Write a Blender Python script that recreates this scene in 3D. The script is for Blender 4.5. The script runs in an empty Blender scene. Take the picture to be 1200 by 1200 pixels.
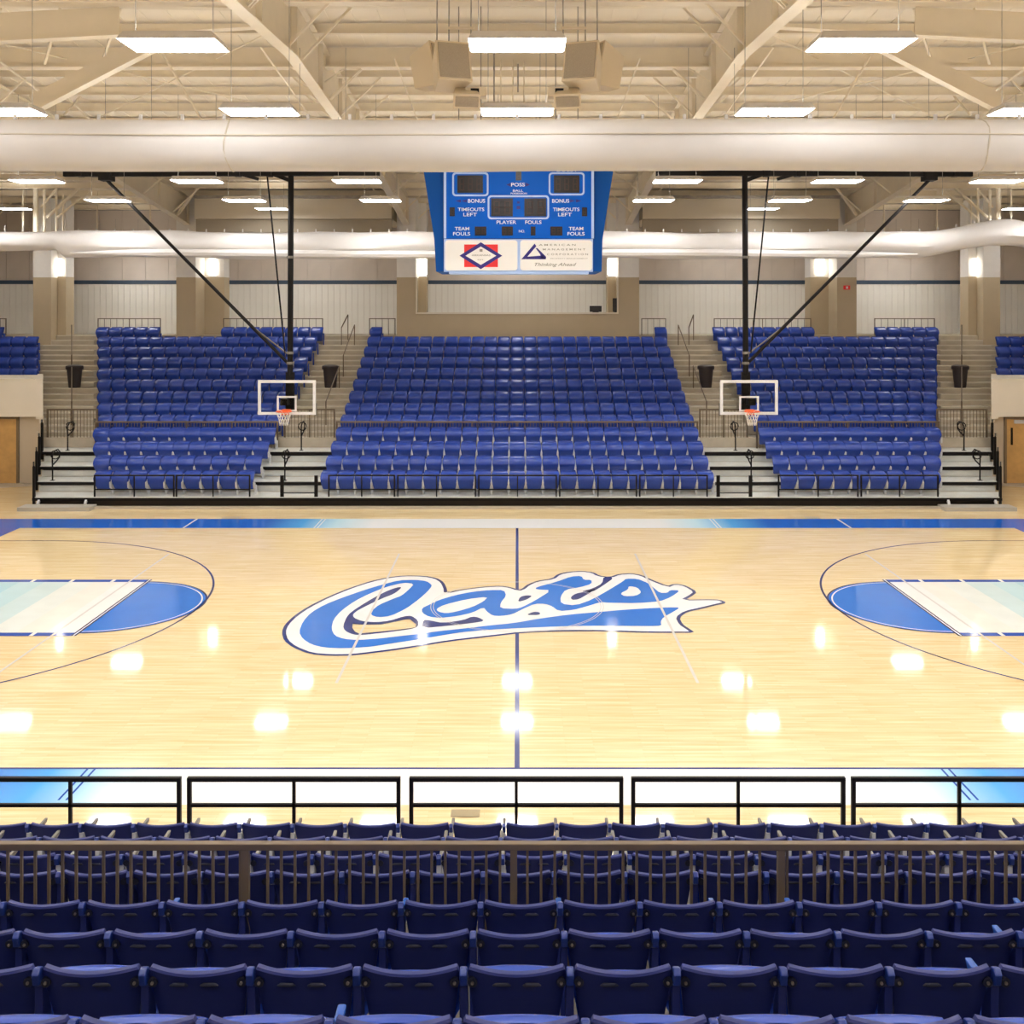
import bpy, bmesh, math, random
from mathutils import Vector, Matrix
from mathutils.geometry import tessellate_polygon
random.seed(7)
SC = bpy.context.scene
COL = SC.collection
PI = math.pi
# ------------------------------------------------------------------ camera, world, exposure
F = 1179.0; CX = 606.0; CY = 365.0; HC = 6.24; D0 = 21.36      # lens in pixels of the 1200 frame; camera height; distance to mid court
cam = bpy.data.cameras.new('camera'); camo = bpy.data.objects.new('camera', cam); COL.objects.link(camo)
camo.location = (0, -D0, HC); camo.rotation_euler = (PI/2, 0, 0)
cam.sensor_width = 36; cam.lens = F/1200*36
cam.shift_x = (600-CX)/1200; cam.shift_y = -(600-CY)/1200
cam.clip_start = 0.2; cam.clip_end = 200
SC.camera = camo
SC.view_settings.view_transform = 'Standard'; SC.view_settings.look = 'None'
SC.view_settings.gamma = 1; SC.view_settings.use_curve_mapping = False
SC.view_settings.exposure = 0.22
wd = bpy.data.worlds.new('world'); SC.world = wd; wd.use_nodes = True
wd.node_tree.nodes['Background'].inputs[0].default_value = (1, .93, .82, 1)
wd.node_tree.nodes['Background'].inputs[1].default_value = 0.3
LAMP = 30.0                                                     # strength of the ceiling fixtures
SCONCE = 8.0
def W(px, py, d):                                               # the world point seen at a pixel at a given distance
    return Vector(((px-CX)*d/F, d-D0, HC-(py-CY)*d/F))
def FL(px, py, z=0.0):                                          # the floor point under a pixel
    d = F*(HC-z)/(py-CY); return Vector(((px-CX)*d/F, d-D0, z))
def XR(px, d): return (px-CX)*d/F
def ZR(py, d): return HC-(py-CY)*d/F
# ------------------------------------------------------------------ materials
MATS = {}
def mat(name, rgb, rough=.6, metal=0., noise=0., nscale=6., bump=0., bscale=60., emit=0., coat=0., spec=None, alpha=1., trans=0.):
    if name in MATS: return MATS[name]
    m = bpy.data.materials.new(name); m.use_nodes = True; nt = m.node_tree; b = nt.nodes['Principled BSDF']
    b.inputs['Base Color'].default_value = (*rgb, 1); b.inputs['Roughness'].default_value = rough
    b.inputs['Metallic'].default_value = metal
    if spec is not None: b.inputs['Specular IOR Level'].default_value = spec
    if coat: b.inputs['Coat Weight'].default_value = coat; b.inputs['Coat Roughness'].default_value = .08
    if trans: b.inputs['Transmission Weight'].default_value = trans; b.inputs['IOR'].default_value = 1.1
    if emit: b.inputs['Emission Color'].default_value = (*rgb, 1); b.inputs['Emission Strength'].default_value = emit
    if noise or bump:
        tc = nt.nodes.new('ShaderNodeTexCoord')
    if noise:
        n = nt.nodes.new('ShaderNodeTexNoise'); n.inputs['Scale'].default_value = nscale; n.inputs['Detail'].default_value = 4
        nt.links.new(tc.outputs['Object'], n.inputs['Vector'])
        r = nt.nodes.new('ShaderNodeValToRGB'); r.color_ramp.elements[0].position = .3; r.color_ramp.elements[1].position = .7
        r.color_ramp.elements[0].color = (*[c*(1-noise) for c in rgb], 1)
        r.color_ramp.elements[1].color = (*[min(1, c*(1+noise)) for c in rgb], 1)
        nt.links.new(n.outputs['Fac'], r.inputs['Fac']); nt.links.new(r.outputs['Color'], b.inputs['Base Color'])
    if bump:
        n2 = nt.nodes.new('ShaderNodeTexNoise'); n2.inputs['Scale'].default_value = bscale
        nt.links.new(tc.outputs['Object'], n2.inputs['Vector'])
        bp = nt.nodes.new('ShaderNodeBump'); bp.inputs['Strength'].default_value = bump; bp.inputs['Distance'].default_value = .02
        nt.links.new(n2.outputs['Fac'], bp.inputs['Height']); nt.links.new(bp.outputs['Normal'], b.inputs['Normal'])
    MATS[name] = m; return m
CREAM = mat('cream_steel', (.82, .72, .55), .55, noise=.03, nscale=2)
DECKM = mat('roof_deck', (.88, .79, .64), .6, noise=.04, nscale=.6)
GALV = mat('dull_galvanised', (.34, .30, .25), .6, noise=.2, nscale=5)
TAUPE = mat('taupe_panel', (.68, .59, .50), .6, noise=.05, nscale=1)
LINER = mat('white_liner_panel', (.90, .86, .77), .5, noise=.03, nscale=1)
STRIPE = mat('slate_stripe', (.05, .08, .12), .5)
TAN = mat('tan_paint', (.50, .40, .26), .7, noise=.03, nscale=1.5)
WHITEP = mat('white_paint', (.78, .74, .68), .6, noise=.02)
CREAMW = mat('cream_plaster', (.80, .72, .58), .7, noise=.03, nscale=1)
CONC = mat('beige_concrete', (.50, .43, .32), .8, noise=.14, nscale=1.6, bump=.2)
CONCR = mat('shaded_riser_concrete', (.43, .36, .26), .85, noise=.12, nscale=2)
ALU = mat('white_deck_board', (.72, .72, .66), .4, noise=.08, nscale=2)
BLACK = mat('black_steel', (.010, .008, .007), .5, spec=.15)
BRONZE = mat('bronze_rail', (.16, .115, .07), .45, metal=.3)
CURT = mat('white_curtain_vinyl', (.66, .63, .60), .55, noise=.03, nscale=1.3, bump=.35, bscale=1.6)
CURTS = mat('curtain_seam', (.60, .54, .44), .7)
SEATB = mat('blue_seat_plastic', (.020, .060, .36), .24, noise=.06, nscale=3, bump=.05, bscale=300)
SEATD = mat('blue_shaded_plastic', (.009, .017, .125), .5, noise=.08, nscale=3)  # seat blue with the shade of the rear sides put into the colour
SEATS = mat('blue_seat_casting', (.010, .030, .19), .3)
SLOT = mat('dark_slot', (.004, .005, .02), .6)
BOLT = mat('steel_bolt', (.35, .30, .26), .35, metal=.8)
ARMW = mat('pale_grey_casting', (.62, .62, .62), .4)
ARMG = mat('grey_armrest', (.17, .155, .13), .5)
BLUEB = mat('scoreboard_blue', (.002, .115, .60), .5, spec=.15)
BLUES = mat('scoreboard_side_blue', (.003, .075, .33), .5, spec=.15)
SBW = mat('scoreboard_pale_trim', (.45, .62, .95), .5)
TXTW = mat('white_lettering', (.85, .9, 1), .5)
SIGNW = mat('sponsor_panel_white', (.92, .91, .88), .5)
DISP = mat('digit_window', (.012, .009, .008), .3)
DIGIT = mat('unlit_digit', (.045, .02, .014), .5)
NAVY = mat('navy_print', (.03, .02, .22), .5)
RED = mat('red_print', (.80, .03, .03), .5)
GREYT = mat('grey_print', (.35, .34, .30), .6)
ORANGE = mat('orange_rim', (.85, .13, .03), .4)
NET = mat('white_net', (.8, .76, .7), .8)
BIN = mat('brown_bin_plastic', (.030, .020, .018), .5)
WOOD = mat('maple_door', (.62, .36, .12), .45, noise=.12, nscale=3)
DFRAME = mat('door_frame', (.22, .15, .08), .5)
GLASS = mat('clear_glass', (.93, .97, .95), .02, trans=1.)
LAMPM = mat('lamp_diffuser', (.97, .98, 1), .5, emit=LAMP)
SCONM = mat('sconce_glass', (1, .93, .80), .5, emit=SCONCE)
HOUS = mat('lamp_housing', (.66, .62, .58), .5)
GRILLE = mat('speaker_grille', (.40, .33, .24), .8, noise=.1, nscale=60)
SPK = mat('speaker_cabinet', (.72, .60, .42), .6)
# floor paints share one gloss
def paint(name, rgb): return mat(name, rgb, .08, noise=.03, nscale=2, spec=.6)
P_BLUE = paint('court_blue', (.02, .13, .58)); P_NAVY = paint('court_navy', (.03, .05, .20)); P_WHITE = paint('court_white', (.90, .89, .85))
P_LOGO = paint('logo_blue', (.03, .19, .66)); P_FAINT = paint('court_faint_line', (.72, .68, .62)); P_LANE = paint('lane_border_blue', (.03, .09, .42))
def floor_mat():
    m = bpy.data.materials.new('maple_floor'); m.use_nodes = True; nt = m.node_tree; b = nt.nodes['Principled BSDF']
    tc = nt.nodes.new('ShaderNodeTexCoord')
    br = nt.nodes.new('ShaderNodeTexBrick'); br.inputs['Scale'].default_value = 1.0
    br.offset = .37; br.inputs['Brick Width'].default_value = 1.1; br.inputs['Row Height'].default_value = .057
    br.inputs['Mortar Size'].default_value = .0012
    br.inputs['Color1'].default_value = (.95, .79, .50, 1); br.inputs['Color2'].default_value = (.89, .70, .40, 1); br.inputs['Mortar'].default_value = (.72, .52, .27, 1)
    nt.links.new(tc.outputs['Object'], br.inputs['Vector'])
    mp = nt.nodes.new('ShaderNodeMapping'); mp.inputs['Scale'].default_value = (.7, 9, 1); nt.links.new(tc.outputs['Object'], mp.inputs['Vector'])
    n = nt.nodes.new('ShaderNodeTexNoise'); n.inputs['Scale'].default_value = 1.4; n.inputs['Detail'].default_value = 5
    nt.links.new(mp.outputs['Vector'], n.inputs['Vector'])
    rp = nt.nodes.new('ShaderNodeValToRGB'); rp.color_ramp.elements[0].position = .3; rp.color_ramp.elements[1].position = .72
    rp.color_ramp.elements[0].color = (.86, .80, .70, 1); rp.color_ramp.elements[1].color = (1, 1, 1, 1)
    nt.links.new(n.outputs['Fac'], rp.inputs['Fac'])
    mx = nt.nodes.new('ShaderNodeMixRGB'); mx.blend_type = 'MULTIPLY'; mx.inputs[0].default_value = 1
    nt.links.new(br.outputs['Color'], mx.inputs[1]); nt.links.new(rp.outputs['Color'], mx.inputs[2]); nt.links.new(mx.outputs[0], b.inputs['Base Color'])
    b.inputs['Roughness'].default_value = .055; b.inputs['Specular IOR Level'].default_value = .6
    return m
def band_mat():                                                 # printed band that fades blue - pale blue - white along its length
    m = bpy.data.materials.new('fading_blue_band'); m.use_nodes = True; nt = m.node_tree; b = nt.nodes['Principled BSDF']
    tc = nt.nodes.new('ShaderNodeTexCoord'); sx = nt.nodes.new('ShaderNodeSeparateXYZ'); nt.links.new(tc.outputs['Object'], sx.inputs[0])
    ab = nt.nodes.new('ShaderNodeMath'); ab.operation = 'ABSOLUTE'; nt.links.new(sx.outputs['X'], ab.inputs[0])
    dv = nt.nodes.new('ShaderNodeMath'); dv.operation = 'DIVIDE'; dv.inputs[1].default_value = 10; nt.links.new(ab.outputs[0], dv.inputs[0])
    r = nt.nodes.new('ShaderNodeValToRGB'); e = r.color_ramp.elements
    e[0].position = .42; e[0].color = (.90, .90, .86, 1); e[1].position = .74; e[1].color = (.01, .13, .60, 1)
    x = e.new(.53); x.color = (.60, .84, .90, 1); x = e.new(.63); x.color = (.08, .40, .85, 1)
    nt.links.new(dv.outputs[0], r.inputs[0]); nt.links.new(r.outputs[0], b.inputs['Base Color'])
    b.inputs['Roughness'].default_value = .13; b.inputs['Specular IOR Level'].default_value = .6
    return m
# ------------------------------------------------------------------ mesh helpers
class MB:
    def __init__(s): s.v = []; s.f = []; s.sm = False
    def add(s, vs, fs):
        o = len(s.v); s.v += [tuple(x) for x in vs]; s.f += [tuple(i+o for i in q) for q in fs]; return s
    def box(s, x0, x1, y0, y1, z0, z1):
        vs = [(x, y, z) for x in (x0, x1) for y in (y0, y1) for z in (z0, z1)]
        return s.add(vs, [(0,1,3,2), (4,6,7,5), (0,4,5,1), (2,3,7,6), (0,2,6,4), (1,5,7,3)])
    def bar(s, a, b, w, h=None, up=(0,0,1)):                    # rectangular bar between two points
        h = h or w; a = Vector(a); b = Vector(b); t = (b-a).normalized(); u = Vector(up)
        if abs(t.dot(u)) > .98: u = Vector((0,1,0))
        sd = t.cross(u).normalized(); u2 = sd.cross(t)
        vs = []
        for p in (a, b):
            for i, j in ((-1,-1), (1,-1), (1,1), (-1,1)): vs.append(p+sd*i*w/2+u2*j*h/2)
        return s.add(vs, [(3,2,1,0), (4,5,6,7), (0,1,5,4), (1,2,6,5), (2,3,7,6), (3,0,4,7)])
    def tube(s, pts, r, n=8, closed=False):
        pts = [Vector(p) for p in pts]; L = len(pts); vs = []; fs = []
        for i, p in enumerate(pts):
            a = pts[(i-1) % L] if (i or closed) else p; b = pts[(i+1) % L] if (i < L-1 or closed) else p
            t = (b-a).normalized(); u = Vector((0,0,1)) if abs(t.z) < .9 else Vector((1,0,0))
            sd = t.cross(u).normalized(); u2 = sd.cross(t); rr = r[i] if isinstance(r, (list, tuple)) else r
            for k in range(n): vs.append(p+(sd*math.cos(2*PI*k/n)+u2*math.sin(2*PI*k/n))*rr)
        for i in range(L if closed else L-1):
            for k in range(n): fs.append((i*n+k, i*n+(k+1) % n, ((i+1) % L)*n+(k+1) % n, ((i+1) % L)*n+k))
        if not closed: fs += [tuple(range(n))[::-1], tuple((L-1)*n+k for k in range(n))]
        s.add(vs, fs); return s
    def prism(s, poly, y0, y1):                                 # polygon in x-z, extruded along y
        n = len(poly); vs = [(p[0], y0, p[1]) for p in poly]+[(p[0], y1, p[1]) for p in poly]
        return s.add(vs, [tuple(range(n)), tuple(range(n, 2*n))[::-1]]+[(i, i+n, (i+1) % n+n, (i+1) % n) for i in range(n)])
    def prismx(s, poly, x0, x1):                                # polygon in y-z, extruded along x
        n = len(poly); vs = [(x0, p[0], p[1]) for p in poly]+[(x1, p[0], p[1]) for p in poly]
        return s.add(vs, [tuple(range(n)), tuple(range(n, 2*n))[::-1]]+[(i, i+n, (i+1) % n+n, (i+1) % n) for i in range(n)])
    def plan(s, poly, z0, z1):                                  # polygon in x-y, extruded along z
        n = len(poly); vs = [(p[0], p[1], z0) for p in poly]+[(p[0], p[1], z1) for p in poly]
        return s.add(vs, [tuple(range(n)), tuple(range(n, 2*n))[::-1]]+[(i, i+n, (i+1) % n+n, (i+1) % n) for i in range(n)])
    def mesh(s, name, m, smooth=False, bevel=0):
        me = bpy.data.meshes.new(name); me.from_pydata(s.v, [], s.f); me.update()
        bm = bmesh.new(); bm.from_mesh(me); bmesh.ops.recalc_face_normals(bm, faces=bm.faces)
        if bevel: bmesh.ops.bevel(bm, geom=[e for e in bm.edges if e.is_manifold and e.calc_face_angle(0) > .5], offset=bevel, segments=2, affect='EDGES', profile=.6)
        bm.to_mesh(me); bm.free()
        if smooth:
            me.polygons.foreach_set('use_smooth', [True]*len(me.polygons))
            try: me.set_sharp_from_angle(angle=math.radians(40))
            except Exception: pass
        me.materials.append(m); return me
    def build(s, name, m, parent=None, smooth=False, bevel=0, kind=None):
        return link(name, s.mesh(name, m, smooth, bevel), parent, kind)
def link(name, me, parent=None, kind=None):
    o = bpy.data.objects.new(name, me); COL.objects.link(o)
    if parent is not None: o.parent = parent
    if kind: o['kind'] = kind
    return o
def tag(o, label, cat, group=None):
    o['label'] = label; o['category'] = cat
    if group: o['group'] = group
    return o
def thing(name, label, cat, loc=(0,0,0), rz=0., group=None):
    o = bpy.data.objects.new(name, None); COL.objects.link(o); o.location = loc; o.rotation_euler = (0,0,rz)
    o.empty_display_size = .1
    return tag(o, label, cat, group)
def struct_root(name, loc=(0,0,0)):
    o = bpy.data.objects.new(name, None); COL.objects.link(o); o.location = loc; o['kind'] = 'structure'; return o
def copy_tree(o, parent=None):
    c = o.copy(); COL.objects.link(c); c.parent = parent
    for ch in list(o.children): copy_tree(ch, c)
    return c
ORD = ['', 'first', 'second', 'third', 'fourth', 'fifth', 'sixth', 'seventh', 'eighth', 'ninth', 'tenth', 'eleventh', 'twelfth', 'thirteenth',
       'fourteenth', 'fifteenth', 'sixteenth', 'seventeenth', 'eighteenth', 'nineteenth', 'twentieth', 'twenty-first', 'twenty-second', 'twenty-third', 'twenty-fourth', 'twenty-fifth']
# ------------------------------------------------------------------ floor and its paint
fl = MB().box(-26, 26, -26, 26.4, -.3, 0).build('floor', floor_mat(), kind='structure')
ZP = .002
def flat(name, polys, m, z, label=None, parent=fl):             # polys: list of (outer, holes...) in x-y
    mb = MB()
    for pl in polys:
        loops = [[Vector((p[0], p[1], 0)) for p in lp] for lp in pl]
        allp = [p for lp in loops for p in lp]
        mb.add([(p.x, p.y, z) for p in allp], [t for t in tessellate_polygon(loops)])
    me = bpy.data.meshes.new(name); me.from_pydata(mb.v, [], mb.f); me.update()
    bm = bmesh.new(); bm.from_mesh(me)
    for f in bm.faces:
        f.normal_update()
        if f.normal.z < 0: f.normal_flip()
    bm.to_mesh(me); bm.free(); me.materials.append(m)
    o = link(name, me, parent)
    if label: o['label'] = label
    return o
def rect(x0, x1, y0, y1): return [[(x0, y0), (x1, y0), (x1, y1), (x0, y1)]]
def ring(cx, cy, r0, r1, a0, a1, n=64):
    a = [a0+(a1-a0)*i/n for i in range(n+1)]
    return [[(cx+r1*math.cos(t), cy+r1*math.sin(t)) for t in a]+[(cx+r0*math.cos(t), cy+r0*math.sin(t)) for t in reversed(a)]]
HL, HW = 14.325, 7.62
BM = band_mat()
flat('boundary_band', [rect(-HL-1.8, HL+1.8, HW, HW+1.28)], BM, ZP, 'blue band beyond the far sideline fading to white at midcourt')
flat('boundary_band', [rect(-HL-1.8, HL+1.8, -HW-1.02, -HW)], BM, ZP, 'blue band along the near sideline fading to white at midcourt')
for sg in (-1, 1):
    flat('boundary_band', [rect(min(sg*HL, sg*(HL+1.8)), max(sg*HL, sg*(HL+1.8)), -HW, HW)], P_BLUE, ZP, 'blue band behind the %s baseline' % ('left' if sg < 0 else 'right'))
lines = [rect(-.045, .045, -HW, HW), rect(-HL, HL, -HW-.05, -HW+.0)]
flat('court_line', [rect(-.035, .035, -HW, HW)], P_NAVY, 2*ZP, 'navy halfway line across the court')
flat('court_line', [rect(-HL, HL, -HW-.03, -HW+.02)], P_NAVY, 2*ZP, 'thin navy edge of the near sideline')
flat('court_line', [rect(-HL, HL, HW-.03, HW+.0)], P_FAINT, 2*ZP, 'thin pale edge of the far sideline')
for sg in (-1, 1):
    sd = 'left' if sg < 0 else 'right'
    bx = sg*12.725
    a0, a1 = (-PI/2, PI/2) if sg < 0 else (PI/2, 3*PI/2)
    arc = [ring(bx, 0, 5.99, 6.035, a0, a1, 90)]
    arc += [rect(min(bx, sg*HL), max(bx, sg*HL), yy-.022, yy+.022) for yy in (-6.01, 6.01)]
    flat('three_point_line', arc, P_NAVY, 2*ZP, 'thin navy three-point arc at the %s end' % sd)
    fx = sg*8.53
    flat('free_throw_circle', [[[(fx+1.83*math.cos(a0+(a1-a0)*i/48), 1.83*math.sin(a0+(a1-a0)*i/48)) for i in range(49)]]], P_LOGO, 2*ZP, 'solid blue free-throw half circle at the %s end' % sd)
    flat('circle_edge', [ring(fx, 0, 1.745, 1.775, a0, a1, 48)], P_WHITE, 3*ZP)
    flat('free_throw_circle', [ring(fx, 0, 1.83, 1.87, a0, a1, 48)], P_NAVY, 3*ZP)
    # lane: stripes parallel to the free-throw line, pale near it and bluer towards the baseline
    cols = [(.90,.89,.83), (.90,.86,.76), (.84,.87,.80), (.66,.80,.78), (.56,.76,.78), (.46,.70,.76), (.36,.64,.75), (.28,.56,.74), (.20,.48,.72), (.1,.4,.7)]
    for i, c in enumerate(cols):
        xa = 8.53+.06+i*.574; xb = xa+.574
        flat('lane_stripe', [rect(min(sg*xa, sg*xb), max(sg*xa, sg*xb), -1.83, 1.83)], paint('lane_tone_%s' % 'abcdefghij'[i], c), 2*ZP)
    bd = [rect(min(fx, sg*HL), max(fx, sg*HL), s2*1.93-.1, s2*1.93+.1) for s2 in (-1, 1)]
    flat('lane_border', bd, P_LANE, 3*ZP, 'dark blue lane borders at the %s end' % sd)
    flat('free_throw_line', [rect(fx-.05, fx+.05, -2.03, 2.03)], P_NAVY, 4*ZP)
    flat('free_throw_line', [rect(fx-.015, fx+.015, -2.03, 2.03)], P_WHITE, 5*ZP)
    for xx in (9.35, 10.3, 11.2, 12.1):
        flat('lane_mark', [rect(sg*xx-.04, sg*xx+.04, s2*1.93-.1, s2*1.93+.1) for s2 in (-1, 1)], P_WHITE, 4*ZP)
    flat('volleyball_line', [rect(sg*3.03-.025, sg*3.03+.025, -4.5, 4.5)], P_FAINT, 7*ZP)
    flat('volleyball_line', [rect(sg*8.95-.025, sg*8.95+.025, -4.5, 4.5)], P_FAINT, 4*ZP)
    for yy0, yy1 in ((HW, HW+1.28), (-HW-.9, -HW)):
        flat('coaching_mark', [rect(sg*5.82-.05, sg*5.82-.02, yy0, yy1), rect(sg*5.82+.05, sg*5.82+.08, yy0, yy1)], P_WHITE if yy0 > 0 else P_LANE, 2*ZP)
flat('coaching_mark', [rect(s*9.62-.03, s*9.62+.03, HW, HW+1.28) for s in (-1, 1)], P_WHITE, 2*ZP)
# wordmark
def off(poly, d):                                               # inset a closed polygon in world units
    n = len(poly); ar = sum(poly[i][0]*poly[(i+1) % n][1]-poly[(i+1) % n][0]*poly[i][1] for i in range(n)); sgn = 1 if ar > 0 else -1
    out = []
    for i in range(n):
        a = Vector(poly[i-1]); b = Vector(poly[i]); c = Vector(poly[(i+1) % n])
        e1 = (b-a).normalized(); e2 = (c-b).normalized()
        n1 = Vector((-e1.y, e1.x))*sgn; n2 = Vector((-e2.y, e2.x))*sgn
        m = (n1+n2); m = m.normalized() if m.length > 1e-4 else n1
        k = max(.45, m.dot(n1)); out.append(tuple(b+m*(d/k)))
    return out
def smooth(poly, it=1):
    for _ in range(it):
        q = []; n = len(poly)
        for i in range(n):
            a = Vector(poly[i]); b = Vector(poly[(i+1) % n]); q += [tuple(a*.78+b*.22), tuple(a*.22+b*.78)]
        poly = q
    return poly
def fp(pts): return [tuple(FL(*p).xy) for p in pts]
OUT = [(852,706.7),(840,709.3),(824,713.3),(805.3,717.3),(796,724),(800,732),(808,737.3),(814.7,741.8),(786.7,742),(746.7,741.6),(720,740.3),(680,740),(653,740.3),(613,742),(593,744.3),(566.7,747.3),(526.7,752),(486.7,758.7),(460,762.7),(440,765.2),(413.3,768.5),(386.7,768.9),(362.7,766.9),(342.7,759),(332.7,751),(330,741.3),(333.3,732.8),(344,722.2),(360,711.5),(384,699.5),(410.7,688.8),(433.3,681.5),(453.3,677),(473.3,674.6),(497.3,675),(512,677.6),(520,682.4),(523.7,690),(524,694.6),(540,691),(566.7,687.6),(586.7,686.7),(598.7,688.3),(608,691.5),(612,690),(617.3,685.6),(628,681),(646.7,678.4),(653.3,673),(666.7,670.1),(682.7,669.3),(696,671),(702.7,675),(714.7,676.4),(724,673),(740,672),(753.3,674.4),(764,679.7),(782.7,687),(786.7,685),(794.7,684.3),(805.3,687),(817.3,694),(810.7,698.9),(803,703),(826.7,702.6),(844,702.9)]
HOLE = [(413.3,731.5),(412.7,736),(416,740.7),(421,743),(450,740.3),(480,736.8),(487,735.5),(487.5,732),(480,725.8),(474,726.3),(460,729.3),(446.7,731.9),(426.7,732.3)]
DARK = [(471.5,688.4),(462.7,696),(448,701.6),(421,714.5),(413.3,720.3),(414.5,724.5),(424,728.5),(440,729.7),(456,728.2),(474,722.5),(482,722),(490,727.5),(490,735.2),(480,738),(450,742),(424,744.8),(414,744.3),(404,739.8),(402,734),(406,724),(411,718),(430,705.5),(450,694.5),(464,689)]
SWOOSH = [(505.3,685.3),(500,681.5),(486.7,680),(467.5,680.5),(446.7,686),(426.7,692),(400,701.3),(380,709.3),(364,718.7),(354.7,729.3),(350.4,741.3),(354.7,749.3),(365.3,756),(380,759.5),(402.7,760.5),(433.3,758.7),(453.3,755.5),(486.7,750.5),(513.3,746),(540,741.6),(566.7,739),(602.7,737),(626.7,735.8),(680,733.8),(760,734.3),(775.3,734),(774,729.3),(777.3,724),(789.3,717.3),(797.3,712.5),(784,712.3),(760,713.3),(733.3,715),(706.7,717.3),(666.7,720.7),(633.3,725.3),(601,730.9),(573,733.5),(545,737),(513,740.3),(487,744),(460,747),(446.7,748.7),(420,750.7),(402.7,749.4),(392,745.3),(388.3,737.3),(390.7,726.7),(400,716),(416,704.7),(433.3,696),(453.3,688),(473.3,683.3),(485.3,684.7),(480,690.7),(470.7,698.7),(461.3,702),(444,709.3),(436,716),(434.7,721.3),(442.7,724),(457.3,722.7),(476,713.8),(490.7,703),(501.3,693.5),(506,687.5)]
ATS = [(494.7,718.7),(494.4,713.3),(502.7,709.3),(513.3,704),(533.3,698),(553.3,694),(573.3,692),(590.7,692),(593.3,698.7),(586.7,706.7),(586,713.3),(604,714),(612,712),(626.7,704.5),(646.7,692),(628,691.3),(628,688.7),(653.3,682),(669.3,676),(681.3,675.3),(684,680),(693.3,680),(693.3,684.7),(680,688.7),(662.7,691.3),(656.7,700),(657.3,708),(674.7,710),(693.3,703.3),(713.3,692),(730.7,681.3),(733.3,678.7),(746.7,678.7),(760,684),(765.3,688.7),(773.3,695.3),(782,695.3),(785.3,692),(797.3,692.3),(786.7,700),(773.3,705.3),(746.7,707.3),(713.3,706.9),(704,706),(686.7,711.3),(672,715.3),(654.7,716.7),(646.7,710.7),(638.7,708),(626.7,708),(613,714),(600,720.7),(586.7,722.4),(577.3,722),(570.7,717.3),(566.7,712),(553.3,718.7),(534.7,722.7),(516,724.7),(502.7,723.3)]
AH = [(511.3,714),(520,709.3),(546.7,702.7),(572,699.7),(566.7,705.3),(553.3,712),(534.7,717.3),(522.7,719.3),(513.3,717.3)]
SH = [(726.7,696),(736,691.3),(736.7,687.3),(746.7,688.7),(752,694.7),(745.3,698.7),(732,699.3)]
BITS = [[(496,726.9),(504,727.5),(518.7,730.7),(542.7,727.3),(553.3,722.9),(561.3,724.2),(568,728.3),(553.3,730.7),(524,734),(494.7,736.7)],
        [(606.7,706),(609.3,700),(617,698),(624,698.7),(617,703.3)], [(616,721.3),(625.3,717.3),(632.7,718),(632.7,721.3)],
        [(668.7,700),(674.7,696),(686,694),(700,690),(688,697),(678,703),(670,703.5)],
        [(707.3,676),(720,677.3),(706.7,686.7),(693.3,694.7),(680,693.5),(695,690),(706,684)]]
o = smooth(fp(OUT)); h = fp(HOLE)
lg = flat('team_wordmark', [[o, h]], P_NAVY, 3*ZP, 'blue and white script reading Cats across the centre of the court')
flat('white_script_body', [[off(o, .075), h]], P_WHITE, 4*ZP, parent=lg)
dk = smooth(fp(DARK)); flat('navy_script_pieces', [[dk, h]]+[[smooth(fp(b))] for b in BITS], P_NAVY, 5*ZP, parent=lg)  # navy pieces printed between the strokes
flat('blue_script_stroke', [[smooth(fp(SWOOSH))]], P_LOGO, 5.5*ZP, parent=lg)
flat('blue_script_letters', [[smooth(fp(ATS)), smooth(fp(AH)), smooth(fp(SH))]], P_LOGO, 5*ZP, parent=lg)
flat('centre_circle', [ring(0, 0, 1.765, 1.78, 0, 2*PI, 96), ring(0, 0, 1.82, 1.835, 0, 2*PI, 96)], P_FAINT, 7*ZP, 'faint pale centre circle')
for (xa, xb, ya, yb) in ((529, 562, 949, 958), (262, 280, 605.5, 608), (942, 962, 605.5, 608)):
    a = FL(xa, ya); b = FL(xb, yb)
    flat('floor_plate', [rect(a.x, b.x, b.y, a.y)], mat('brass_cover', (.36, .28, .15), .4), 3*ZP)
# grey concrete apron left and right of the wood
for sg in (-1, 1):
    flat('concrete_apron', [[[(sg*19.0, 26), (sg*15.9, 15.5), (sg*17.0, 14.8), (sg*19.5, 13.5), (sg*26, 9.5), (sg*26, 26)]]], CONC, ZP, 'grey concrete apron in front of the %s doors' % ('left' if sg < 0 else 'right'))
# ------------------------------------------------------------------ far stand geometry
DK = lambda k: 32.0+.918*k                                      # distance of the front edge of deck k
ZD = [.34, .69, 1.05, 1.42, 1.76, 2.10, 2.47, 2.86, 3.24, 3.63, 4.02, 4.41, 4.80, 5.20]
XL = lambda d, px=48: (px-CX)*d/F
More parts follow.
